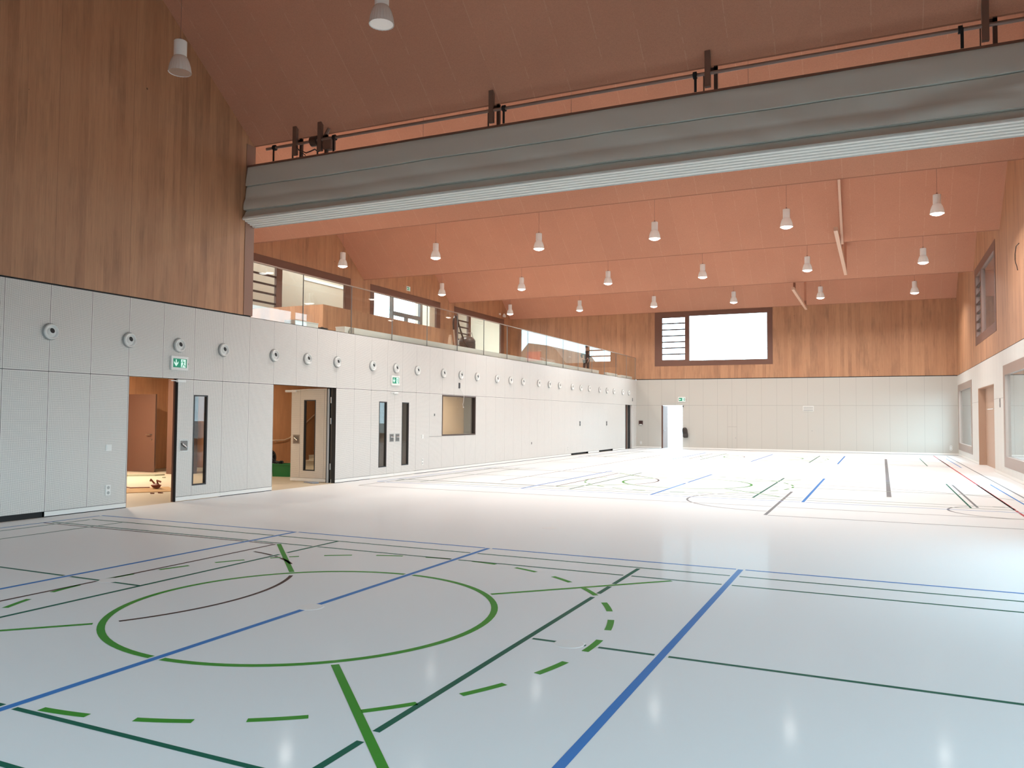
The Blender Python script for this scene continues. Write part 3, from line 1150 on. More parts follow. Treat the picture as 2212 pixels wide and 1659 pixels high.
# stairs seen through the slot of the open leaf
bm = B()
for i in range(11):
    box(bm, -5.65, -3.3, 22.7 + 0.28 * i, 25.9 + 0.0, 0.175 * i, 0.175 * (i + 1) - 0.025)
    box(bm, -5.65, -3.3, 22.68 + 0.28 * i, 25.9, 0.175 * (i + 1) - 0.025, 0.175 * (i + 1))
setp(mk('staircase', bm, M_STAIR), 'pale stone staircase seen through the glass slot of the open door leaf', 'stairs')
t = thing('stair_handrail', (-6.9, 23.0, 0.0), 'slim pale handrail on the reddish wood wall behind the green crate', 'handrail')
bm = B()
tube(bm, [(-6.95, 22.5, 0.86), (-6.9, 22.55, 0.86), (-6.9, 23.1, 0.86), (-6.9, 23.4, 0.93), (-6.9, 25.6, 2.28), (-6.9, 27.0, 3.1)], 0.022, 8)
mk('rail', bm, mat('pale_oak_rail', (0.62, 0.45, 0.32), 0.4), t, world=True, smooth=True)
for (y, z) in ((22.8, 0.86), (24.4, 1.54), (26.0, 2.52)):
    bm = B()
    cyl(bm, (-7.0, y, z - 0.07), (-6.9, y, z - 0.015), 0.009, seg=8)
    mk('rail_bracket', bm, M_STEEL, t, world=True)
# green crate with hoses
t = thing('storage_crate', (-2.75, 18.3, 0), 'green plastic crate filled with black hoses inside the second doorway', 'crate', rz=0.25)
bm = B()
for i, (s, z) in enumerate(((0.0, 0.0),)):
    outer_ = [(-0.30, -0.2), (0.30, -0.2), (0.30, 0.2), (-0.30, 0.2)]
    lo = [bm.verts.new((x * 0.9, y * 0.9, 0)) for x, y in outer_]
    hi = [bm.verts.new((x, y, 0.36)) for x, y in outer_]
    hi2 = [bm.verts.new((x * 0.93, y * 0.93, 0.36)) for x, y in outer_]
    lo2 = [bm.verts.new((x * 0.84, y * 0.84, 0.02)) for x, y in outer_]
    bm.faces.new(lo)
    bm.faces.new(lo2)
    for k in range(4):
        j = (k + 1) % 4
        bm.faces.new((lo[k], lo[j], hi[j], hi[k]))
        bm.faces.new((hi[k], hi[j], hi2[j], hi2[k]))
        bm.faces.new((hi2[k], hi2[j], lo2[j], lo2[k]))
mk('crate_body', bm, M_GBOX, t)
bm = B()
for (a, b, c, d) in cells(-0.325, 0.325, -0.225, 0.225, [(-0.28, 0.28, -0.185, 0.185)]):
    box(bm, a, b, c, d, 0.335, 0.372, 0.004)
mk('crate_rim', bm, M_GBOX, t)
bm = B()
for j in range(4):
    ph = j * 1.3
    pts = [(-0.18 + 0.14 * math.cos(a * 0.9 + ph), -0.02 + 0.15 * math.sin(a * 0.7 + ph), 0.36 + 0.07 * math.sin(a * 1.7 + ph)) for a in [i * 0.35 for i in range(20)]]
    tube(bm, pts, 0.018, 6)
pts = [(-0.2, -0.1, 0.42), (-0.32, -0.2, 0.40), (-0.37, -0.25, 0.25), (-0.36, -0.26, 0.12), (-0.42, -0.24, 0.2), (-0.40, -0.18, 0.33)]
tube(bm, pts, 0.02, 6)
mk('hose_bundle', bm, M_RUB, t)
# wheel against the wall
t = thing('spare_wheel', (-6.78, 22.35, 0.0), 'black spoked wheel leaning on the reddish wood wall behind the green crate', 'wheel')
mx = Matrix.Translation((-6.80, 22.3, 0.27)) @ Matrix.Rotation(math.radians(84), 4, 'Y')
bm = B()
lathe(bm, [(0.19, -0.035), (0.25, -0.035), (0.27, 0), (0.25, 0.035), (0.19, 0.035), (0.19, -0.035)], 28, mtx=mx)
mk('tyre', bm, M_RUB, t, world=True)
bm = B()
for k in range(6):
    a = k * PI / 3
    cyl(bm, mx @ Vector((0.03 * math.cos(a), 0.03 * math.sin(a), 0)), mx @ Vector((0.2 * math.cos(a), 0.2 * math.sin(a), 0)), 0.012, seg=6)
cyl(bm, mx @ Vector((0, 0, -0.05)), mx @ Vector((0, 0, 0.05)), 0.04, seg=14)
mk('spokes', bm, M_STEELD, t, world=True)
bm = B()
prism(bm, [(-0.80, 16.80), (-0.42, 16.68), (-0.30, 16.80), (-0.42, 16.95), (-0.72, 16.98)], 'z', 0.002, 0.03)
setp(mk('folded_cloth', bm, mat('blue_grey_cloth', (0.28, 0.31, 0.36), 0.9)), 'blue grey cloth lying on the floor under the open door leaf', 'cloth')

# room behind the interior window
bm = B()
box(bm, -3.1, -0.16, 21.6, 21.7, 0, 3.0)
struct('wall_side_room', bm, M_GREYW)
bm = B()
box(bm, -3.1, -3.0, 21.7, 30.0, 0.0, 3.0)
struct('wall_control_room', bm, M_ROOM)
bm = B()
box(bm, -2.99, -0.16, 29.75, 29.9, 0.0, 3.0)
struct('wall_control_room_end', bm, M_GREYW)
bm = B()
box(bm, -3.0, -0.16, 21.7, 29.75, 3.0, 3.08)
struct('ceiling_control_room', bm, M_WHITE)
bm = B()
slot(bm, 'X', WIN[0], WIN[1], WIN[2], WIN[3], -0.16, 0.008, 0.045)
w_ = setp(mk('window_15', bm, M_BAR), kind='structure')
bm = B()
box(bm, -0.06, -0.052, WIN[0] + .04, WIN[1] - .04, WIN[2] + .04, WIN[3] - .04)
mk('window_pane', bm, M_GLASS, w_)
bm = B()
box(bm, 0.001, 0.003, 21.87, WIN[0], 1.122, 1.130)
mk('sill_joint', bm, M_DARK, w_)
t = thing('ceiling_light', (-1.3, 27.6, 3.0), 'small ceiling lamp in the tan room behind the interior window', 'lamp')
bm = B()
lathe(bm, [(0.0, -0.06), (0.13, -0.06), (0.15, 0)], 20)
mk('diffuser', bm, mat('warm_diffuser_small', (0.9, 0.85, 0.75), 0.4, emit=(1.0, 0.86, 0.66), es=3), t, smooth=True)
d = bpy.data.lights.new('room_light', 'AREA')
d.shape = 'DISK'
d.size = 0.28
d.energy = 105
d.color = (1.0, 0.86, 0.68)
o = bpy.data.objects.new('room_light', d)
o.location = (0, 0, -0.075)
o.parent = t
COL.objects.link(o)


# ------------------------------------------------------------------ wall fittings
def exit_sign(pl, uc, zc, face, sgn, label, arrow='down', s=1.0, group=None):
    """white box, green field with arrow and running figure in a doorway; sgn = side the face looks to"""
    loc = (face, uc, zc) if pl == 'X' else (uc, face, zc)
    t = thing('exit_sign', loc, label, 'sign', group)
    hw, hh = 0.215 * s, 0.142 * s

    def D(a, b):
        p, q_ = face + sgn * a, face + sgn * b
        return min(p, q_), max(p, q_)
    # direction in which the reader's right lies along u
    rgt = 1 if (pl == 'X' and sgn > 0) or (pl == 'Y' and sgn < 0) else -1
    bm = B()
    pbox(bm, pl, uc - hw, uc + hw, zc - hh, zc + hh, *D(0.001, 0.04), 0.006)
    mk('sign_housing', bm, M_WHITE2, t, world=True)
    bm = B()
    pbox(bm, pl, uc - 0.172 * s, uc + 0.172 * s, zc - 0.09 * s, zc + 0.09 * s, *D(0.04, 0.0425))
    mk('green_field', bm, M_GREEN, t, world=True)

    def poly(bm, pts, a, b):
        q_ = [(uc + rgt * x * s, zc + z * s) for x, z in pts]
        prism(bm, q_, 'x' if pl == 'X' else 'y', *D(a, b))
    bm = B()
    if arrow == 'down':
        poly(bm, [(-0.112, 0.07), (-0.088, 0.07), (-0.088, -0.01), (-0.045, 0.035), (-0.045, -0.003), (-0.1, -0.07), (-0.155, -0.003), (-0.155, 0.035), (-0.112, -0.01)], 0.0425, 0.0435)
    else:
        poly(bm, [(-0.165, 0.0), (-0.11, 0.055), (-0.085, 0.055), (-0.125, 0.014), (-0.045, 0.014), (-0.045, -0.014), (-0.125, -0.014), (-0.085, -0.055), (-0.11, -0.055)], 0.0425, 0.0435)
    mk('arrow', bm, M_MINT, t, world=True)
    bm = B()
    poly(bm, [(0.022, -0.085), (0.022, 0.08), (0.142, 0.08), (0.142, -0.085)], 0.0425, 0.0435)
    mk('doorway_symbol', bm, M_MINT, t, world=True)
    bm = B()
    # running figure: head, torso, arms, legs
    hd = [(0.066 + 0.013 * math.cos(k * PI / 5), 0.055 + 0.013 * math.sin(k * PI / 5)) for k in range(10)]
    for pts in (hd,
                [(0.06, 0.036), (0.088, 0.036), (0.098, -0.012), (0.080, -0.016)],
                [(0.062, 0.036), (0.040, 0.012), (0.016, 0.010), (0.016, 0.019), (0.036, 0.022), (0.058, 0.040)],
                [(0.085, 0.036), (0.105, 0.032), (0.126, 0.008), (0.118, 0.004), (0.100, 0.022), (0.084, 0.024)],
                [(0.080, -0.012), (0.094, -0.012), (0.070, -0.045), (0.056, -0.085), (0.040, -0.085), (0.056, -0.04)],
                [(0.084, -0.016), (0.098, -0.010), (0.108, -0.040), (0.142, -0.044), (0.142, -0.056), (0.098, -0.054)]):
        poly(bm, pts, 0.0435, 0.0445)
    mk('running_figure', bm, M_GREEN, t, world=True)
    bm = B()
    pbox(bm, pl, uc + rgt * 0.236 * s - 0.008, uc + rgt * 0.236 * s + 0.008, zc - 0.022, zc + 0.012, *D(0.0, 0.02), 0.003)
    mk('indicator_lamp', bm, mat('dark_red_lens', (0.10, 0.01, 0.02), 0.3), t, world=True)
    return t


exit_sign('X', 11.86, 2.82, 0.0, 1, 'green and white exit sign above the doorway nearest the camera')
exit_sign('X', 19.85, 2.82, 0.0, 1, 'green and white exit sign above the closed double door')
exit_sign('Y', 2.69, 2.84, L, -1, 'green and white exit sign above the bright open door in the far wall', 'left')
exit_sign('X', 33.5, 8.10, GX, 1, 'small exit sign high on the boarded gallery wall above the middle window', s=0.8)


def nozzle_proto():
    t = thing('wall_vent', (0, 9.07, 3.185), 'x', 'vent', 'round air nozzles in a row along the left wall')
    R = Matrix.Rotation(PI / 2, 4, 'Y')
    bm = B()
    lathe(bm, [(0.148, 0.0), (0.148, 0.012), (0.140, 0.03), (0.118, 0.032), (0.118, 0.0)], 48, flute=0.018, nf=24, mtx=R, fl0=0, fl1=2)
    mk('mounting_ring', bm, mat('grey_ring', (0.38, 0.38, 0.37), 0.5), t)
    bm = B()
    lathe(bm, [(0.132, 0.028), (0.130, 0.055), (0.118, 0.064), (0.108, 0.058), (0.098, 0.040), (0.094, 0.02)], 40, mtx=R)
    mk('bezel', bm, M_WHITE2, t, smooth=True)
    # swivel ball turned toward the hall's far end and slightly up
    ax = Vector((0.95, 0.10, 0.22)).normalized()
    Q = Matrix.Translation((-0.03, 0, 0)) @ ax.to_track_quat('Z', 'Y').to_matrix().to_4x4()
    pr = [(0.0, -0.092)] + [(0.092 * math.cos(a), 0.092 * math.sin(a)) for a in [math.radians(d_) for d_ in range(-80, 60, 10)]] + [(0.050, 0.078), (0.046, 0.085), (0.044, 0.06)]
    bm = B()
    lathe(bm, pr[:-1], 32, mtx=Q)
    mk('swivel_ball', bm, M_WHITE, t, smooth=True)
    bm = B()
    lathe(bm, [(0.0, 0.0862), (0.046, 0.0862), (0.046, 0.080)], 24, mtx=Q)
    mk('nozzle_opening', bm, M_BLACK, t)
    return t


VY = [9.07, 10.66, 11.85, 13.06]
for k in range(8):
    for dy in ((14.67, 15.87, 17.07)):
        VY.append(dy + 4.023 * k)
VY = VY[:27]
ordn = ['first', 'second', 'third', 'fourth', 'fifth', 'sixth', 'seventh', 'eighth', 'ninth', 'tenth', 'eleventh', 'twelfth', 'thirteenth', 'fourteenth', 'fifteenth', 'sixteenth', 'seventeenth', 'eighteenth', 'nineteenth', 'twentieth', 'twenty-first', 'twenty-second', 'twenty-third', 'twenty-fourth', 'twenty-fifth', 'twenty-sixth', 'twenty-seventh']
extra_lb = {0: 'round white air nozzle at the left edge of the photo, largest of the row',
            1: 'round white air nozzle left of the exit sign over the nearest doorway',
            2: 'round white air nozzle directly above the exit sign of the nearest doorway',
            3: 'round white air nozzle right of the exit sign over the nearest doorway',
            8: 'round white air nozzle directly above the exit sign of the closed double door',
            26: 'round white air nozzle nearest the far wall, last of the row'}
np_ = nozzle_proto()
for i, y in enumerate(VY):
    o = np_ if i == 0 else copy_tree(np_)
    o.location = (0, y, 3.185)
    o['label'] = extra_lb.get(i, 'round white air nozzle, %s of the row counted from the near end' % ordn[i])


def switch(pl, uc, zc, face, sgn, w, h, name, label, cat, gang=1, m=M_WHITE2, inner=M_WHITE):
    loc = (face, uc, zc) if pl == 'X' else (uc, face, zc)
    t = thing(name, loc, label, cat)

    def D(a, b):
        p, q_ = face + sgn * a, face + sgn * b
        return min(p, q_), max(p, q_)
    bm = B()
    pbox(bm, pl, uc - w / 2, uc + w / 2, zc - h / 2, zc + h / 2, *D(0.0, 0.012), 0.003)
    mk('cover_plate', bm, m, t, world=True)
    for g in range(gang):
        zz = zc + (g - (gang - 1) / 2) * h / gang
        bm = B()
        if name == 'power_socket':
            d_ = face + sgn * 0.0125
            P = (d_, uc, zz) if pl == 'X' else (uc, d_, zz)
            rot_ = Matrix.Rotation(PI / 2, 4, 'Y') if pl == 'X' else Matrix.Rotation(PI / 2, 4, 'X')
            lathe(bm, [(0.0, 0.0), (0.024, 0.0), (0.026, 0.001), (0.03, 0.0005)], 20, mtx=Matrix.Translation(P) @ rot_)
            mk('socket_face', bm, mat('socket_grey', (0.42, 0.42, 0.40), 0.5), t, world=True)
        else:
            q_ = 0.7 * min(w, h / gang) / 2
            pbox(bm, pl, uc - q_ * (1 if w >= h else 0.8), uc + q_ * (1 if w >= h else 0.8), zz - q_, zz + q_, *D(0.012, 0.016), 0.002)
            mk('rocker', bm, inner, t, world=True)
    return t


switch('X', 10.285, 1.15, 0, 1, 0.115, 0.115, 'light_switch', 'white light switch on the perforated panel left of the nearest doorway', 'switch')
switch('X', 10.295, 0.365, 0, 1, 0.105, 0.19, 'power_socket', 'white double socket low on the perforated panel left of the nearest doorway', 'socket', 2)
switch('X', 21.46, 1.14, 0, 1, 0.10, 0.12, 'light_switch', 'white light switch on the wall right of the closed double door', 'switch')
switch('X', 21.47, 0.355, 0, 1, 0.10, 0.19, 'power_socket', 'white double socket low on the wall right of the closed double door', 'socket', 2)
switch('X', 22.18, 1.82, 0, 1, 0.05, 0.075, 'key_switch', 'tiny dark key switch on the wall left of the interior window', 'switch', m=M_GREYF, inner=M_DARK)
switch('X', 30.07, 0.695, 0, 1, 0.05, 0.09, 'key_switch', 'tiny dark key switch low on the left wall beyond the interior window', 'switch', m=M_GREYF, inner=M_DARK)
switch('X', 34.27, 0.33, 0, 1, 0.06, 0.19, 'power_socket', 'white socket low on the left wall beside the first floor grille', 'socket', 2)
switch('X', 35.9, 1.475, 0, 1, 0.15, 0.23, 'card_reader', 'dark recessed wall unit above the first black floor gap of the left wall', 'wall unit', 2, m=M_GREYF, inner=M_DARK)
switch('X', 40.0, 1.465, 0, 1, 0.17, 0.23, 'card_reader', 'dark recessed wall unit above the second black floor gap of the left wall', 'wall unit', 2, m=M_GREYF, inner=M_DARK)
switch('X', 44.82, 2.815, 0, 1, 0.12, 0.19, 'card_reader', 'small dark wall unit above the recess at the far end of the left wall', 'wall unit', 2, m=M_GREYF, inner=M_DARK)
switch('Y', 0.275, 0.305, L, -1, 0.10, 0.17, 'power_socket', 'white socket low on the far wall near the left corner', 'socket', 2)
switch('Y', 16.26, 0.365, L, -1, 0.10, 0.22, 'power_socket', 'white socket low on the far wall near the right corner', 'socket', 2)
switch('X', 30.34, 2.35, W, -1, 0.14, 0.30, 'card_reader', 'narrow grey wall unit on the right wall between brown door niche and window', 'wall unit', 2, m=M_GREYF, inner=M_STEELD)
# small dark unit with hanging cable above the interior window
t = thing('cable_outlet', (0, 23.83, 2.825), 'dark wall outlet with a thin white cable hanging in front of the interior window', 'outlet')
bm = B()
box(bm, 0, 0.014, 23.78, 23.88, 2.73, 2.92, 0.003)
mk('cover_plate', bm, M_DARK, t, world=True)
bm = B()
tube(bm, [(0.012, 23.85, 2.74), (0.03, 23.9, 2.66), (0.05, 24.03, 2.56), (0.06, 24.07, 2.46), (0.06, 24.04, 2.30), (0.06, 23.98, 2.18), (0.06, 24.03, 2.1)], 0.006, 6)
mk('cable', bm, M_WHITE2, t, world=True)
bm = B()
bmesh.ops.create_uvsphere(bm, u_segments=10, v_segments=6, radius=0.02, matrix=Matrix.Translation((0.06, 24.035, 2.09)))
mk('cable_plug', bm, M_WHITE2, t, world=True)

# far wall: dispenser, hatch, vent
t = thing('wall_dispenser', (0.275, L, 1.48), 'brown wall box with pale drip tray left of the bright far door', 'dispenser')
bm = B()
for (a, b, c, d) in cells(0.16, 0.39, 1.37, 1.60, [(0.19, 0.36, 1.44, 1.57)]):
    box(bm, a, b, L - 0.05, L, c, d)
box(bm, 0.19, 0.36, L - 0.015, L, 1.44, 1.57)
mk('dispenser_case', bm, mat('dark_brown_case', (0.07, 0.03, 0.025), 0.4), t, world=True)
bm = B()
box(bm, 0.20, 0.35, L - 0.07, L - 0.051, 1.35, 1.40, 0.006)
mk('drip_tray', bm, M_WHITE2, t, world=True)
t = thing('wall_hatch', (5.51, L, 1.3), 'tall narrow white flush hatch with round lock in the far wall', 'hatch')
bm = B()
box(bm, 5.25, 5.77, L - 0.002, L, 0.10, 2.50)
mk('reveal_gap', bm, mat('grey_joint', (0.33, 0.30, 0.27), 0.7), t, world=True)
for c, d in ((0.11, 1.295), (1.31, 2.49)):
    bm = B()
    box(bm, 5.262, 5.758, L - 0.006, L - 0.002, c, d)
    mk('hatch_panel', bm, M_WX, t, world=True)
bm = B()
cyl(bm, (5.70, L - 0.006, 0.68), (5.70, L - 0.02, 0.68), 0.032, seg=16)
mk('lock', bm, M_STEEL, t, world=True)
t = thing('wall_grille', (9.52, L, 2.34), 'white slatted air grille on the far wall under the panel joint', 'grille')
bm = B()
for (a, b, c, d) in cells(9.25, 9.80, 2.19, 2.48, [(9.28, 9.77, 2.22, 2.45)]):
    box(bm, a, b, L - 0.02, L, c, d)
mk('grille_frame', bm, M_CONC, t, world=True)
bm = B()
box(bm, 9.28, 9.77, L - 0.004, L, 2.22, 2.45)
mk('grille_back', bm, M_GREYF, t, world=True)
for k in range(5):
    bm = B()
    z = 2.24 + k * 0.045
    prism(bm, [(L - 0.018, z), (L - 0.005, z + 0.026), (L - 0.005, z + 0.03), (L - 0.02, z + 0.005)], 'x', 9.28, 9.77)
    mk('slat', bm, M_CONC, t, world=True)
bm = B()
cyl(bm, (9.71, L, 1.13), (9.71, L - 0.02, 1.13), 0.03, seg=16)
setp(mk('lock_knob', bm, M_STEEL), 'small round steel lock on the far wall below the slatted grille', 'lock')
# bag hanging beside the far door
t = thing('backpack', (2.90, L - 0.12, 0.63), 'dark backpack hanging on the far wall right of the bright open door', 'bag')
bm = B()
bmesh.ops.create_cube(bm, size=1)
bmesh.ops.subdivide_edges(bm, edges=bm.edges, cuts=5, use_grid_fill=True)
for v in bm.verts:
    x, y, z = v.co
    f = 1 - 0.55 * (abs(z) * 2) ** 4 * 0.4
    r_ = Vector((x, y, 0))
    if r_.length > 0:
        r_ = r_ * (1 - 0.35 * (min(abs(x), abs(y)) * 2) ** 2)
    v.co = Vector((r_.x * 0.30 * f + 0.06 * (-z) + 0.01 * math.sin(z * 20), r_.y * 0.18 * f + 0.01 * math.sin(x * 25), z * 0.54 + 0.29))
mk('bag_body', bm, mat('dark_brown_fabric', (0.045, 0.035, 0.03), 0.85), t, smooth=True)
bm = B()
box(bm, -0.11, 0.13, -0.125, -0.085, 0.06, 0.26, 0.03)
mk('front_pocket', bm, mat('dark_grey_fabric', (0.06, 0.05, 0.045), 0.85), t)
bm = B()
tube(bm, [(-0.12, 0.0, 0.50), (-0.11, 0.03, 0.57), (-0.03, 0.08, 0.60), (0.06, 0.03, 0.56), (0.08, 0, 0.5)], 0.014, 6)
mk('strap', bm, M_DARK, t)
bm = B()
cyl(bm, (-0.03, 0.12, 0.60), (-0.03, 0.04, 0.585), 0.01, seg=8)
mk('wall_hook', bm, M_STEEL, t)
t = thing('door_closer', (2.75, L, 2.45), 'tiny grey door closer at the top right of the bright far door', 'door closer')
bm = B()
box(bm, 2.70, 2.80, L - 0.06, L, 2.42, 2.48, 0.01)
mk('closer_body', bm, M_STEELD, t, world=True)
# spot lamp on gallery wall
t = thing('wall_spotlight', (GX, 44.2, 8.07), 'small white round spotlight on the gallery wall beside the farthest window', 'spotlight')
bm = B()
cyl(bm, (GX, 44.0, 8.1), (GX + 0.08, 44.0, 8.1), 0.06, seg=14)
mk('mount', bm, M_WHITE2, t, world=True)
bm = B()
lathe(bm, [(0, -0.10), (0.06, -0.10), (0.13, 0.02), (0.12, 0.05), (0, 0.06)], 18, mtx=Matrix.Translation((GX + 0.2, 44.3, 8.03)) @ Matrix.Rotation(1.2, 4, 'Y'))
mk('lamp_head', bm, M_WHITE2, t, world=True, smooth=True)
# loop of cable high on the right wall
bm = B()
tube(bm, [(W - 0.01, 25.9, 6.72), (W - 0.05, 26.1, 6.68), (W - 0.05, 26.32, 6.5), (W - 0.05, 26.34, 6.33), (W - 0.05, 26.2, 6.2), (W - 0.05, 26.02, 6.08), (W - 0.04, 26.0, 5.98)], 0.012, 6)
setp(mk('loose_cable', bm, M_DARK), 'dark loop of loose cable sticking out high on the right boarded wall', 'cable')

# ------------------------------------------------------------------ pendant lamps
M_LAMPCYL = mat('lamp_white', (0.90, 0.89, 0.86), 0.35)
M_BELLIT = mat('glowing_fluted_shade', (0.75, 0.72, 0.68), 0.2, spec=0.7, emit=(1.0, 0.90, 0.80), es=0.16)
M_BELL = mat('fluted_clear_shade', (0.74, 0.70, 0.66), 0.18, spec=0.7)
M_LIT = mat('lit_lens', (1, 1, 1), 0.4, emit=(1.0, 0.97, 0.93), es=9.0)
M_REFL = mat('unlit_reflector', (0.75, 0.75, 0.75), 0.35, metal=1.0)
M_CABLE = mat('grey_cable', (0.30, 0.17, 0.13), 0.5)
LAMP_W = 73.0
lamp_data = bpy.data.lights.new('lamp_glow', 'AREA')
lamp_data.shape = 'DISK'
lamp_data.size = 0.33
lamp_data.energy = LAMP_W
lamp_data.color = (1.0, 0.965, 0.915)
lamp_data.spread = math.radians(150)


def lamp(lit):
    t = thing('pendant_lamp', (0, 0, 0), 'x', 'lamp')     # origin at the rim's centre
    bm = B()
    lathe(bm, [(0.0, 0.56), (0.10, 0.56), (0.108, 0.552), (0.108, 0.285), (0.10, 0.28)], 28)
    mk('lamp_body', bm, M_LAMPCYL, t, smooth=True)
    bm = B()
    lathe(bm, [(0.105, 0.285), (0.125, 0.26), (0.15, 0.20), (0.172, 0.12), (0.186, 0.03), (0.190, 0.0), (0.183, 0.003), (0.165, 0.12), (0.142, 0.20), (0.118, 0.262), (0.09, 0.28)], 72, flute=0.022, nf=24, fl0=2, fl1=6)
    mk('lamp_shade', bm, M_BELLIT if lit else M_BELL, t, smooth=True)
    if lit:
        bm = B()
        lathe(bm, [(0.0, -0.055), (0.07, -0.049), (0.13, -0.030), (0.172, 0.004), (0.172, 0.03)], 32)
        mk('lens', bm, M_LIT, t, smooth=True)
    else:
        bm = B()
        lathe(bm, [(0.178, 0.006), (0.15, 0.06), (0.10, 0.14), (0.05, 0.18), (0.0, 0.185)], 32)
        mk('reflector', bm, M_REFL, t, smooth=True)
        bm = B()
        lathe(bm, [(0.0, 0.05), (0.03, 0.06), (0.036, 0.10), (0.03, 0.18)], 16)
        mk('bulb', bm, M_WHITE2, t, smooth=True)
    bm = B()
    cyl(bm, (0, 0, 0.555), (0, 0, ZR - 7.72 + 0.0), 0.005, seg=6)
    cyl(bm, (0, 0, 0.555), (0, 0, 0.61), 0.022, seg=10)
    mk('cable', bm, M_CABLE, t)
    return t


LX = [-6.42, -2.14, 2.08, 6.26, 10.43, 14.57]
xw = ['on the gallery side', 'second from the gallery side', 'third from the gallery side', 'fourth from the gallery side', 'fifth from the gallery side', 'nearest the right wall']
rows = {25.8: ('lit pendant lamp %s, in the nearest row beyond the curtain', 'pendant lamps in the nearest lit row'),
        33.75: ('lit pendant lamp %s, in the middle row of the far hall', 'pendant lamps in the middle lit row'),
        41.7: ('lit pendant lamp %s, in the row nearest the far wall', 'pendant lamps in the farthest lit row'),
        17.87: ('lit pendant lamp %s, in the row hidden behind the curtain', 'pendant lamps behind the curtain')}
P1 = lamp(True)
first = True
for y, (lb, gp) in rows.items():
    for i, x in enumerate(LX):
        o = P1 if first else copy_tree(P1)
        first = False
        o.location = (x, y, 7.73)
        o['label'] = lb % xw[i]
        o['group'] = gp
        g = bpy.data.objects.new('lamp_glow', lamp_data)
        g.location = (0, 0, -0.062)
        g.parent = o
        COL.objects.link(g)
P2 = lamp(False)
for i, (x, y, lb) in enumerate(((1.97, 9.93, 'unlit fluted pendant lamp in front of the dark boarded wall at upper left'),
                                (6.16, 9.93, 'unlit fluted pendant lamp cut by the top edge of the photo'))):
    o = P2 if i == 0 else copy_tree(P2)
    o.location = (x, y, 7.73)
    o['label'] = lb
    o['group'] = 'unlit pendant lamps on the near side of the curtain'

# ------------------------------------------------------------------ divider curtain
cur = thing('divider_curtain', (W / 2, 13.7, 6.1), 'grey gathered divider curtain hoisted under the ceiling across the whole hall', 'curtain')


def noise1(x, s):
    return (math.sin(x * 0.9 + s) + 0.6 * math.sin(x * 2.3 + s * 2.1) + 0.35 * math.sin(x * 5.1 + s * 0.7)) / 1.95


# front cloth: profile from top to hem, folds drift along x
prof_c = [(7.385, 0.00), (7.36, 0.010), (7.25, 0.018), (7.10, 0.034), (6.99, 0.048), (6.945, 0.050), (6.942, -0.02), (6.928, -0.02), (6.925, 0.012),
          (6.86, 0.022), (6.76, 0.030), (6.69, 0.030), (6.65, 0.024), (6.61, 0.040), (6.53, 0.064), (6.44, 0.074), (6.385, 0.068),
          (6.381, -0.03), (6.366, -0.03), (6.362, -0.005), (6.32, 0.018), (6.27, 0.048), (6.235, 0.076), (6.215, 0.092), (6.19, 0.085)]
NX = 260
bm = B()
rows_v = []
for (z, d) in prof_c:
    row_ = []
    for i in range(NX + 1):
        x = 0.03 + (W - 0.06) * i / NX
        t_ = (7.385 - z) / 1.22
        yb = 13.66 - 0.04 * t_
        amp = 0.006 + 0.012 * math.sin(PI * min(max(t_, 0), 1))
        wv = amp * noise1(x * 1.3 + z * 1.2, z * 2) + 0.010 * math.sin(PI * t_) * math.sin(x * 3.1 + z * 9)
        zz = z + (0.012 * noise1(x * 0.7, 3) if 0.1 < t_ < 0.9 else 0.0)
        big = 0.0
        if x > 12.6 and 6.4 < z < 7.0:      # deeper diagonal gathers toward the right end
            big = 0.05 * math.sin((x - 12.6) * 1.6 - (z - 6.4) * 7.5) * min(1, (x - 12.6) / 1.2) * math.sin(PI * (z - 6.4) / 0.6)
        row_.append(bm.verts.new((x, yb - d - wv - big, zz)))
    rows_v.append(row_)
for a, b in zip(rows_v, rows_v[1:]):
    for i in range(NX):
        bm.faces.new((a[i], a[i + 1], b[i + 1], b[i]))
o = mk('front_cloth', bm, mat('grey_curtain_cloth', (0.63, 0.615, 0.56), 0.75), cur, world=True, smooth=True)
for p in o.data.polygons:
    p.use_smooth = True
bm = B()
# back cloth closes the bundle
prism(bm, [(13.78, 7.38), (13.90, 7.38), (13.93, 6.08), (13.90, 6.08)], 'x', 0.03, W - 0.03)
mk('back_cloth', bm, mat('grey_curtain_back', (0.28, 0.28, 0.26), 0.8), cur, world=True)
# hem: stacked pleats seen from below
hp = [(13.60, 6.22), (13.545, 6.205)]
nP = 5
for k in range(nP):
    y = 13.54 + 0.076 * k
    z = 6.165 - 0.024 * k
    hp += [(y, z + 0.03), (y + 0.002, z + 0.008), (y + 0.012, z), (y + 0.036, z - 0.008), (y + 0.048, z), (y + 0.050, z + 0.08), (y + 0.073, z + 0.08)]
hp += [(13.93, 6.05), (13.93, 6.26)]
bm = B()
prism(bm, hp, 'x', 0.012, W - 0.012)
mk('pleated_hem', bm, mat('lit_curtain_hem', (0.84, 0.83, 0.79), 0.65), cur, world=True)  # same cloth in a paler colour: light from the floor painted in
bm = B()
box(bm, 0.02, W - 0.02, 13.63, 13.90, 7.385, 7.42)
mk('top_rail', bm, M_BROWN, cur, world=True)

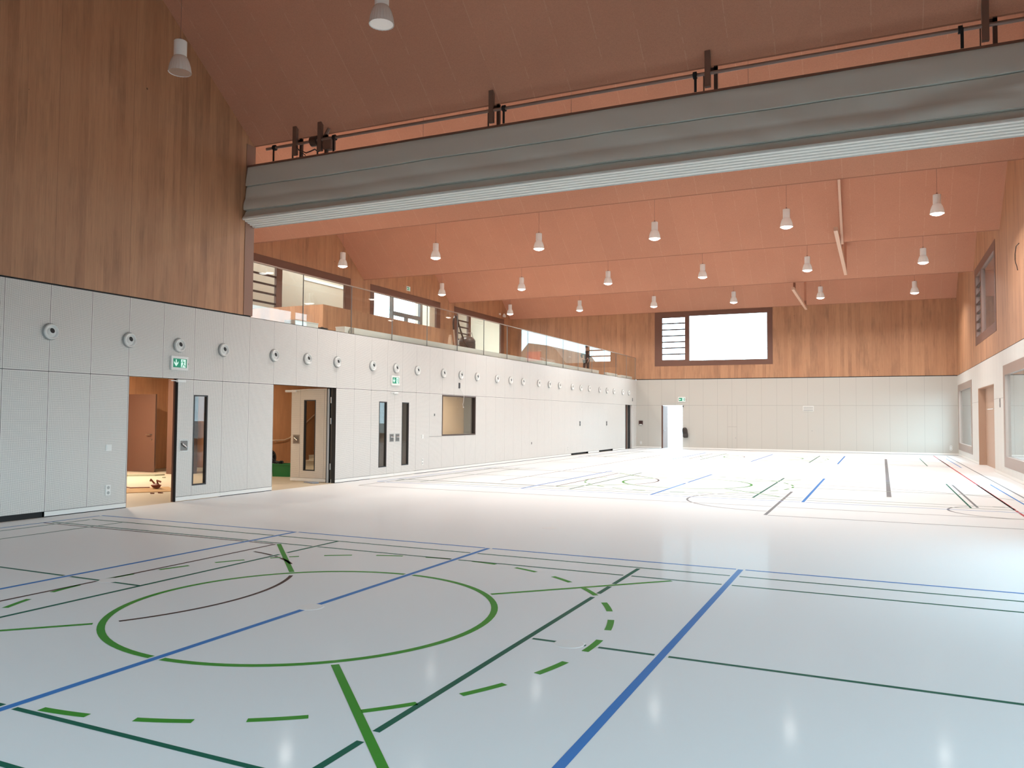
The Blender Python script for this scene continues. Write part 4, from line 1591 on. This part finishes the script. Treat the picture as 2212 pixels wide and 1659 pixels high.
rig = thing('curtain_winch', (W / 2, 13.7, 7.75), 'brown steel winding shaft with motor and hangers above the divider curtain', 'winch')
bm = B()
cyl(bm, (0.55, 13.68, 7.74), (16.3, 13.68, 7.74), 0.032, seg=14)
mk('winding_shaft', bm, M_RIGT, rig, world=True, smooth=True)
for x in (0.78, 2.42, 6.45, 10.13, 14.17):
    bm = B()
    cyl(bm, (x - 0.03, 13.68, 7.74), (x + 0.03, 13.68, 7.74), 0.062, seg=20)
    sp_ = mk('strap_drum', bm, M_STRAP, rig, world=True, smooth=True)
    bm = B()
    box(bm, x - 0.005, x + 0.04, 13.625, 13.632, 7.425, 7.75)
    mk('lift_strap', bm, M_STRAP, sp_)
    sp_.children[0].matrix_parent_inverse = Matrix.Identity(4)
    for v in sp_.children[0].data.vertices:
        v.co -= rig.location
for x in (1.36, 2.04, 6.18, 10.35, 14.50):
    bm = B()
    box(bm, x - 0.048, x + 0.048, 13.64, 13.72, 7.50, 8.13)
    hg = mk('hanger_post', bm, M_RIG, rig, world=True)
    bm = B()
    box(bm, x + 0.10, x + 0.16, 13.70, 13.76, 7.425, 7.86)
    box(bm, x - 0.02, x + 0.16, 13.70, 13.74, 7.78, 7.84)
    box(bm, x - 0.075, x - 0.06, 13.66, 13.70, 7.425, 7.70)
    mk('bearing_bracket', bm, M_BAR, rig, world=True)
bm = B()
cyl(bm, (1.80, 13.70, 7.74), (1.96, 13.70, 7.74), 0.11, seg=24)
mk('end_gear', bm, M_BAR, rig, world=True)
bm = B()
box(bm, 2.12, 2.34, 13.66, 13.84, 7.52, 7.78, 0.02)
cyl(bm, (2.10, 13.74, 7.80), (2.24, 13.72, 7.98), 0.035, seg=12)
cyl(bm, (2.30, 13.72, 7.70), (2.12, 13.72, 7.60), 0.06, seg=14)
mk('gear_motor', bm, M_RIG, rig, world=True)
bm = B()
tube(bm, [(1.38, 13.66, 7.7), (1.5, 13.64, 7.58), (1.68, 13.66, 7.50), (1.8, 13.66, 7.52), (1.9, 13.68, 7.56), (2.0, 13.66, 7.48), (2.12, 13.66, 7.55)], 0.014, 6)
tube(bm, [(1.55, 13.66, 7.45), (1.6, 13.66, 7.50), (1.66, 13.66, 7.45)], 0.01, 6)
mk('motor_cable', bm, M_BAR, rig, world=True)

# ------------------------------------------------------------------ ceiling-mounted beams
t = thing('ceiling_beam', (11.77, 31.8, 7.9), 'long pale salmon steel beam with sloping arm hanging from the ceiling valleys at right', 'beam')
bm = B()
box(bm, 11.71, 11.83, 27.5, 36.2, 7.86, 7.99)
mk('beam_rail', bm, M_BEAM, t, world=True)
sl = (ZR - ZV) / (T / 2)
bm = B()
y1_ = VAL[4]
prism(bm, [(25.9, ZV + (y1_ - 25.9) * sl + 0.05), (y1_, ZV + 0.05), (y1_, ZV - 0.06), (25.9, ZV + (y1_ - 25.9) * sl - 0.34)], 'x', 11.84, 11.92)
mk('sloping_arm', bm, M_BEAM, t, world=True)
bm = B()
box(bm, 11.72, 11.82, 36.0, 36.14, 7.99, 9.5)
mk('beam_hanger', bm, M_CEIL, t, world=True)
bm = B()
box(bm, 11.74, 11.80, 33.0, 33.1, 7.99, 10.4)
mk('beam_hanger', bm, M_CEIL, t, world=True)
t = thing('ceiling_beam', (9.56, 40.8, 7.6), 'short pale salmon steel beam hanging in front of the far boarded wall', 'beam')
bm = B()
box(bm, 9.49, 9.61, 37.3, 44.5, 7.54, 7.66)
mk('beam_rail', bm, M_BEAM, t, world=True)
bm = B()
box(bm, 9.50, 9.60, 38.0, 38.12, 7.66, 8.2)
mk('beam_hanger', bm, M_CEIL, t, world=True)
bm = B()
box(bm, 9.50, 9.60, 43.9, 44.02, 7.66, 9.1)
mk('beam_hanger', bm, M_CEIL, t, world=True)

# ------------------------------------------------------------------ vacuum cleaner on the gallery
t = thing('vacuum_cleaner', (-1.35, 26.9, 4.0), 'dark industrial vacuum cleaner with arched hose behind the gallery glass', 'vacuum cleaner')
bm = B()
lathe(bm, [(0.0, 0.10), (0.30, 0.10), (0.32, 0.14), (0.32, 0.58), (0.30, 0.60)], 28)
mk('tank', bm, mat('dark_brown_tank', (0.05, 0.035, 0.028), 0.4), t, smooth=True)
bm = B()
lathe(bm, [(0.315, 0.60), (0.325, 0.64), (0.30, 0.72), (0.24, 0.80), (0.12, 0.84), (0.0, 0.845)], 28)
mk('motor_head', bm, mat('dark_grey_head', (0.075, 0.06, 0.055), 0.35), t, smooth=True)
bm = B()
lathe(bm, [(0.0, 0.06), (0.35, 0.06), (0.35, 0.10), (0.0, 0.10)], 28)
mk('trolley_base', bm, M_DARK, t)
for (x, y) in ((0.24, 0.26), (0.24, -0.26), (-0.24, 0.26), (-0.24, -0.26)):
    bm = B()
    cyl(bm, (x, y - 0.02, 0.045), (x, y + 0.02, 0.045), 0.045, seg=14)
    mk('castor', bm, M_RUB, t)
bm = B()
tube(bm, [(0.25, 0.30, 0.12), (0.2, 0.36, 0.3), (0.12, 0.28, 0.75), (0.1, 0.20, 1.0), (-0.1, 0.20, 1.0), (-0.12, 0.28, 0.75), (-0.2, 0.36, 0.3), (-0.25, 0.30, 0.12)], 0.016, 8)
mk('push_handle', bm, mat('pale_steel_tube', (0.62, 0.56, 0.50), 0.35, metal=0.6), t, smooth=True)
bm = B()
tube(bm, [(0.30, -0.25, 0.4), (0.30, -0.45, 0.35), (0.15, -0.52, 0.6), (0.05, -0.62, 1.0), (0, -0.75, 1.35), (0, -0.86, 1.50), (0, -0.98, 1.52), (0, -1.07, 1.42), (0, -1.10, 1.25), (0, -1.07, 1.0)], 0.033, 10)
mk('hose', bm, mat('brown_black_hose', (0.035, 0.022, 0.016), 0.6), t, smooth=True)
bm = B()
tube(bm, [(0, -1.07, 1.0), (0, -0.98, 0.5), (0, -0.92, 0.04)], 0.024, 10)
box(bm, -0.06, 0.06, -1.06, -0.78, 0.0, 0.05, 0.01)
mk('suction_wand', bm, mat('tan_wand', (0.50, 0.36, 0.27), 0.4), t, smooth=True)
t = thing('paper_sack', (-1.75, 26.3, 4.0), 'tall tan paper sack leaning beside the vacuum hose on the gallery', 'sack')
bm = B()
prism(bm, [(-0.09, 0), (0.09, 0), (0.10, 0.45), (0.05, 0.80), (-0.04, 0.82), (-0.09, 0.5)], 'x', -0.07, 0.07)
bmesh.ops.bevel(bm, geom=list(bm.edges), offset=0.025, segments=2, affect='EDGES')
mk('sack_body', bm, mat('tan_paper', (0.52, 0.37, 0.27), 0.8), t)
bm = B()
box(bm, -0.05, 0.05, -0.03, 0.04, 0.78, 0.86, 0.015)
mk('rolled_top', bm, mat('tan_paper_top', (0.48, 0.34, 0.25), 0.8), t)


# ------------------------------------------------------------------ person on the gallery
def skin(name, joints, edges, m, parent, root=0, sub=2):
    me = bpy.data.meshes.new(name)
    me.from_pydata([j[0] for j in joints], edges, [])
    o = bpy.data.objects.new(name, me)
    COL.objects.link(o)
    o.parent = parent
    md = o.modifiers.new('skin', 'SKIN')
    md.use_smooth_shade = True
    sv = me.skin_vertices[0].data
    for i, j in enumerate(joints):
        r = j[1]
        sv[i].radius = r if isinstance(r, tuple) else (r, r)
        sv[i].use_root = (i == root)
    sd = o.modifiers.new('sub', 'SUBSURF')
    sd.levels = sd.render_levels = sub
    me.materials.append(m)
    return o


def bake(o):
    dg = bpy.context.evaluated_depsgraph_get()
    me = bpy.data.meshes.new_from_object(o.evaluated_get(dg))
    old = o.data
    o.modifiers.clear()
    o.data = me
    bpy.data.meshes.remove(old)
    return o


M_SKIN = mat('skin', (0.50, 0.30, 0.22), 0.55)
per = thing('person', (-1.15, 40.05, 4.0), 'person in dark work clothes standing with arm akimbo behind the gallery glass', 'person', rz=1.35)
per.scale = (0.94, 0.94, 0.94)
# body (skin): pelvis root, spine, neck, head, arms with hands, legs; facing -x of the local frame, z up
J = [((0, 0, 0.88), (0.10, 0.14)), ((0.02, 0, 1.05), (0.095, 0.13)), ((0.0, 0, 1.26), (0.11, 0.16)), ((-0.02, 0, 1.38), (0.07, 0.09)),
     ((-0.05, 0, 1.45), (0.05, 0.05)), ((-0.08, 0, 1.53), (0.075, 0.07)), ((-0.08, 0, 1.63), (0.085, 0.075)),
     # left arm (y+), hand on hip
     ((-0.01, 0.18, 1.33), (0.055, 0.055)), ((0.05, 0.36, 1.13), (0.042, 0.042)), ((-0.02, 0.22, 0.97), (0.032, 0.032)),
     # right arm hanging slightly forward
     ((-0.01, -0.18, 1.33), (0.055, 0.055)), ((0.02, -0.24, 1.08), (0.042, 0.042)), ((-0.12, -0.22, 0.86), (0.03, 0.03)),
     # legs
     ((0, 0.10, 0.84), (0.085, 0.085)), ((-0.02, 0.12, 0.47), (0.06, 0.06)), ((0.02, 0.14, 0.10), (0.042, 0.042)), ((-0.10, 0.15, 0.045), (0.038, 0.035)),
     ((0, -0.10, 0.84), (0.085, 0.085)), ((-0.03, -0.12, 0.47), (0.06, 0.06)), ((0.02, -0.13, 0.10), (0.042, 0.042)), ((-0.10, -0.14, 0.045), (0.038, 0.035))]
E_ = [(0, 1), (1, 2), (2, 3), (3, 4), (4, 5), (5, 6), (2, 7), (7, 8), (8, 9), (2, 10), (10, 11), (11, 12), (0, 13), (13, 14), (14, 15), (15, 16), (0, 17), (17, 18), (18, 19), (19, 20)]


def hand(base, dirv, up_, J, E, at):
    d_, u_ = Vector(dirv).normalized(), Vector(up_).normalized()
    s_ = d_.cross(u_)
    b = Vector(base)
    J.append((tuple(b + d_ * 0.06), (0.020, 0.032)))
    p = len(J) - 1
    E.append((at, p))
    for k, (o_, ln) in enumerate(((-0.032, 0.075), (-0.011, 0.085), (0.011, 0.08), (0.032, 0.062))):
        J.append((tuple(b + d_ * 0.105 + s_ * o_), (0.009, 0.009)))
        a = len(J) - 1
        J.append((tuple(b + d_ * (0.105 + ln * .55) + s_ * o_ - u_ * 0.012), (0.008, 0.008)))
        J.append((tuple(b + d_ * (0.105 + ln * .9) + s_ * o_ - u_ * 0.04), (0.007, 0.007)))
        E += [(p, a), (a, a + 1), (a + 1, a + 2)]
    J.append((tuple(b + d_ * 0.06 - s_ * 0.05), (0.011, 0.011)))
    a = len(J) - 1
    J.append((tuple(b + d_ * 0.10 - s_ * 0.065 - u_ * 0.01), (0.009, 0.009)))
    E += [(p, a), (a, a + 1)]


hand((-0.02, 0.22, 0.97), (-0.5, -0.6, -0.3), (0, 0, 1), J, E_, 9)
hand((-0.12, -0.22, 0.86), (-0.3, 0.05, -0.95), (1, 0, 0.2), J, E_, 12)
body = bake(skin('body', J, E_, M_SKIN, per))
bm = B()
bmesh.ops.create_uvsphere(bm, u_segments=8, v_segments=6, radius=0.016, matrix=Matrix.Translation((-0.172, 0, 1.575)) @ Matrix.Scale(1.8, 4, (0, 0, 1)))
mk('nose', bm, M_SKIN, per, smooth=True)
for s in (-1, 1):
    bm = B()
    bmesh.ops.create_uvsphere(bm, u_segments=8, v_segments=6, radius=0.012, matrix=Matrix.Translation((-0.155, s * 0.032, 1.60)))
    mk('eye', bm, M_DARK, per, smooth=True)
    bm = B()
    bmesh.ops.create_uvsphere(bm, u_segments=8, v_segments=6, radius=0.028, matrix=Matrix.Translation((-0.075, s * 0.083, 1.585)) @ Matrix.Scale(0.4, 4, (0, 1, 0)))
    mk('ear', bm, M_SKIN, per, smooth=True)
bm = B()
box(bm, -0.166, -0.150, -0.025, 0.025, 1.535, 1.543)
mk('mouth', bm, mat('lips', (0.35, 0.12, 0.10), 0.5), per)
bm = B()
bmesh.ops.create_uvsphere(bm, u_segments=20, v_segments=12, radius=0.112, matrix=Matrix.Translation((-0.065, 0, 1.63)))
for v in list(bm.verts):
    if v.co.z < 1.60 and v.co.x < -0.05:
        v.co.x = -0.05
mk('hair', bm, mat('dark_hair', (0.02, 0.014, 0.01), 0.8), per, smooth=True)
M_JKT = mat('dark_work_jacket', (0.035, 0.024, 0.020), 0.85)
M_TRS = mat('dark_work_trousers', (0.05, 0.034, 0.026), 0.85)
Jj = [((0, 0, 0.86), (0.13, 0.18)), ((0.02, 0, 1.05), (0.12, 0.165)), ((0.0, 0, 1.26), (0.13, 0.19)), ((-0.02, 0, 1.40), (0.075, 0.10)),
      ((-0.01, 0.19, 1.33), (0.075, 0.075)), ((0.05, 0.37, 1.13), (0.06, 0.06)), ((-0.01, 0.24, 0.99), (0.046, 0.046)),
      ((-0.01, -0.19, 1.33), (0.075, 0.075)), ((0.02, -0.25, 1.08), (0.06, 0.06)), ((-0.10, -0.225, 0.90), (0.046, 0.046))]
bake(skin('jacket', Jj, [(0, 1), (1, 2), (2, 3), (2, 4), (4, 5), (5, 6), (2, 7), (7, 8), (8, 9)], M_JKT, per))
Jt = [((0, 0, 0.90), (0.125, 0.165)), ((0, 0.105, 0.80), (0.105, 0.105)), ((-0.02, 0.125, 0.47), (0.08, 0.08)), ((0.02, 0.145, 0.09), (0.07, 0.07)),
      ((0, -0.105, 0.80), (0.105, 0.105)), ((-0.03, -0.12, 0.47), (0.08, 0.08)), ((0.02, -0.13, 0.09), (0.07, 0.07))]
bake(skin('trousers', Jt, [(0, 1), (1, 2), (2, 3), (0, 4), (4, 5), (5, 6)], M_TRS, per))
for s, yy in ((1, 0.145), (-1, -0.13)):
    bm = B()
    box(bm, -0.19, 0.08, yy - 0.05, yy + 0.05, 0.0, 0.085, 0.03)
    mk('boot', bm, M_DARK, per, smooth=True)
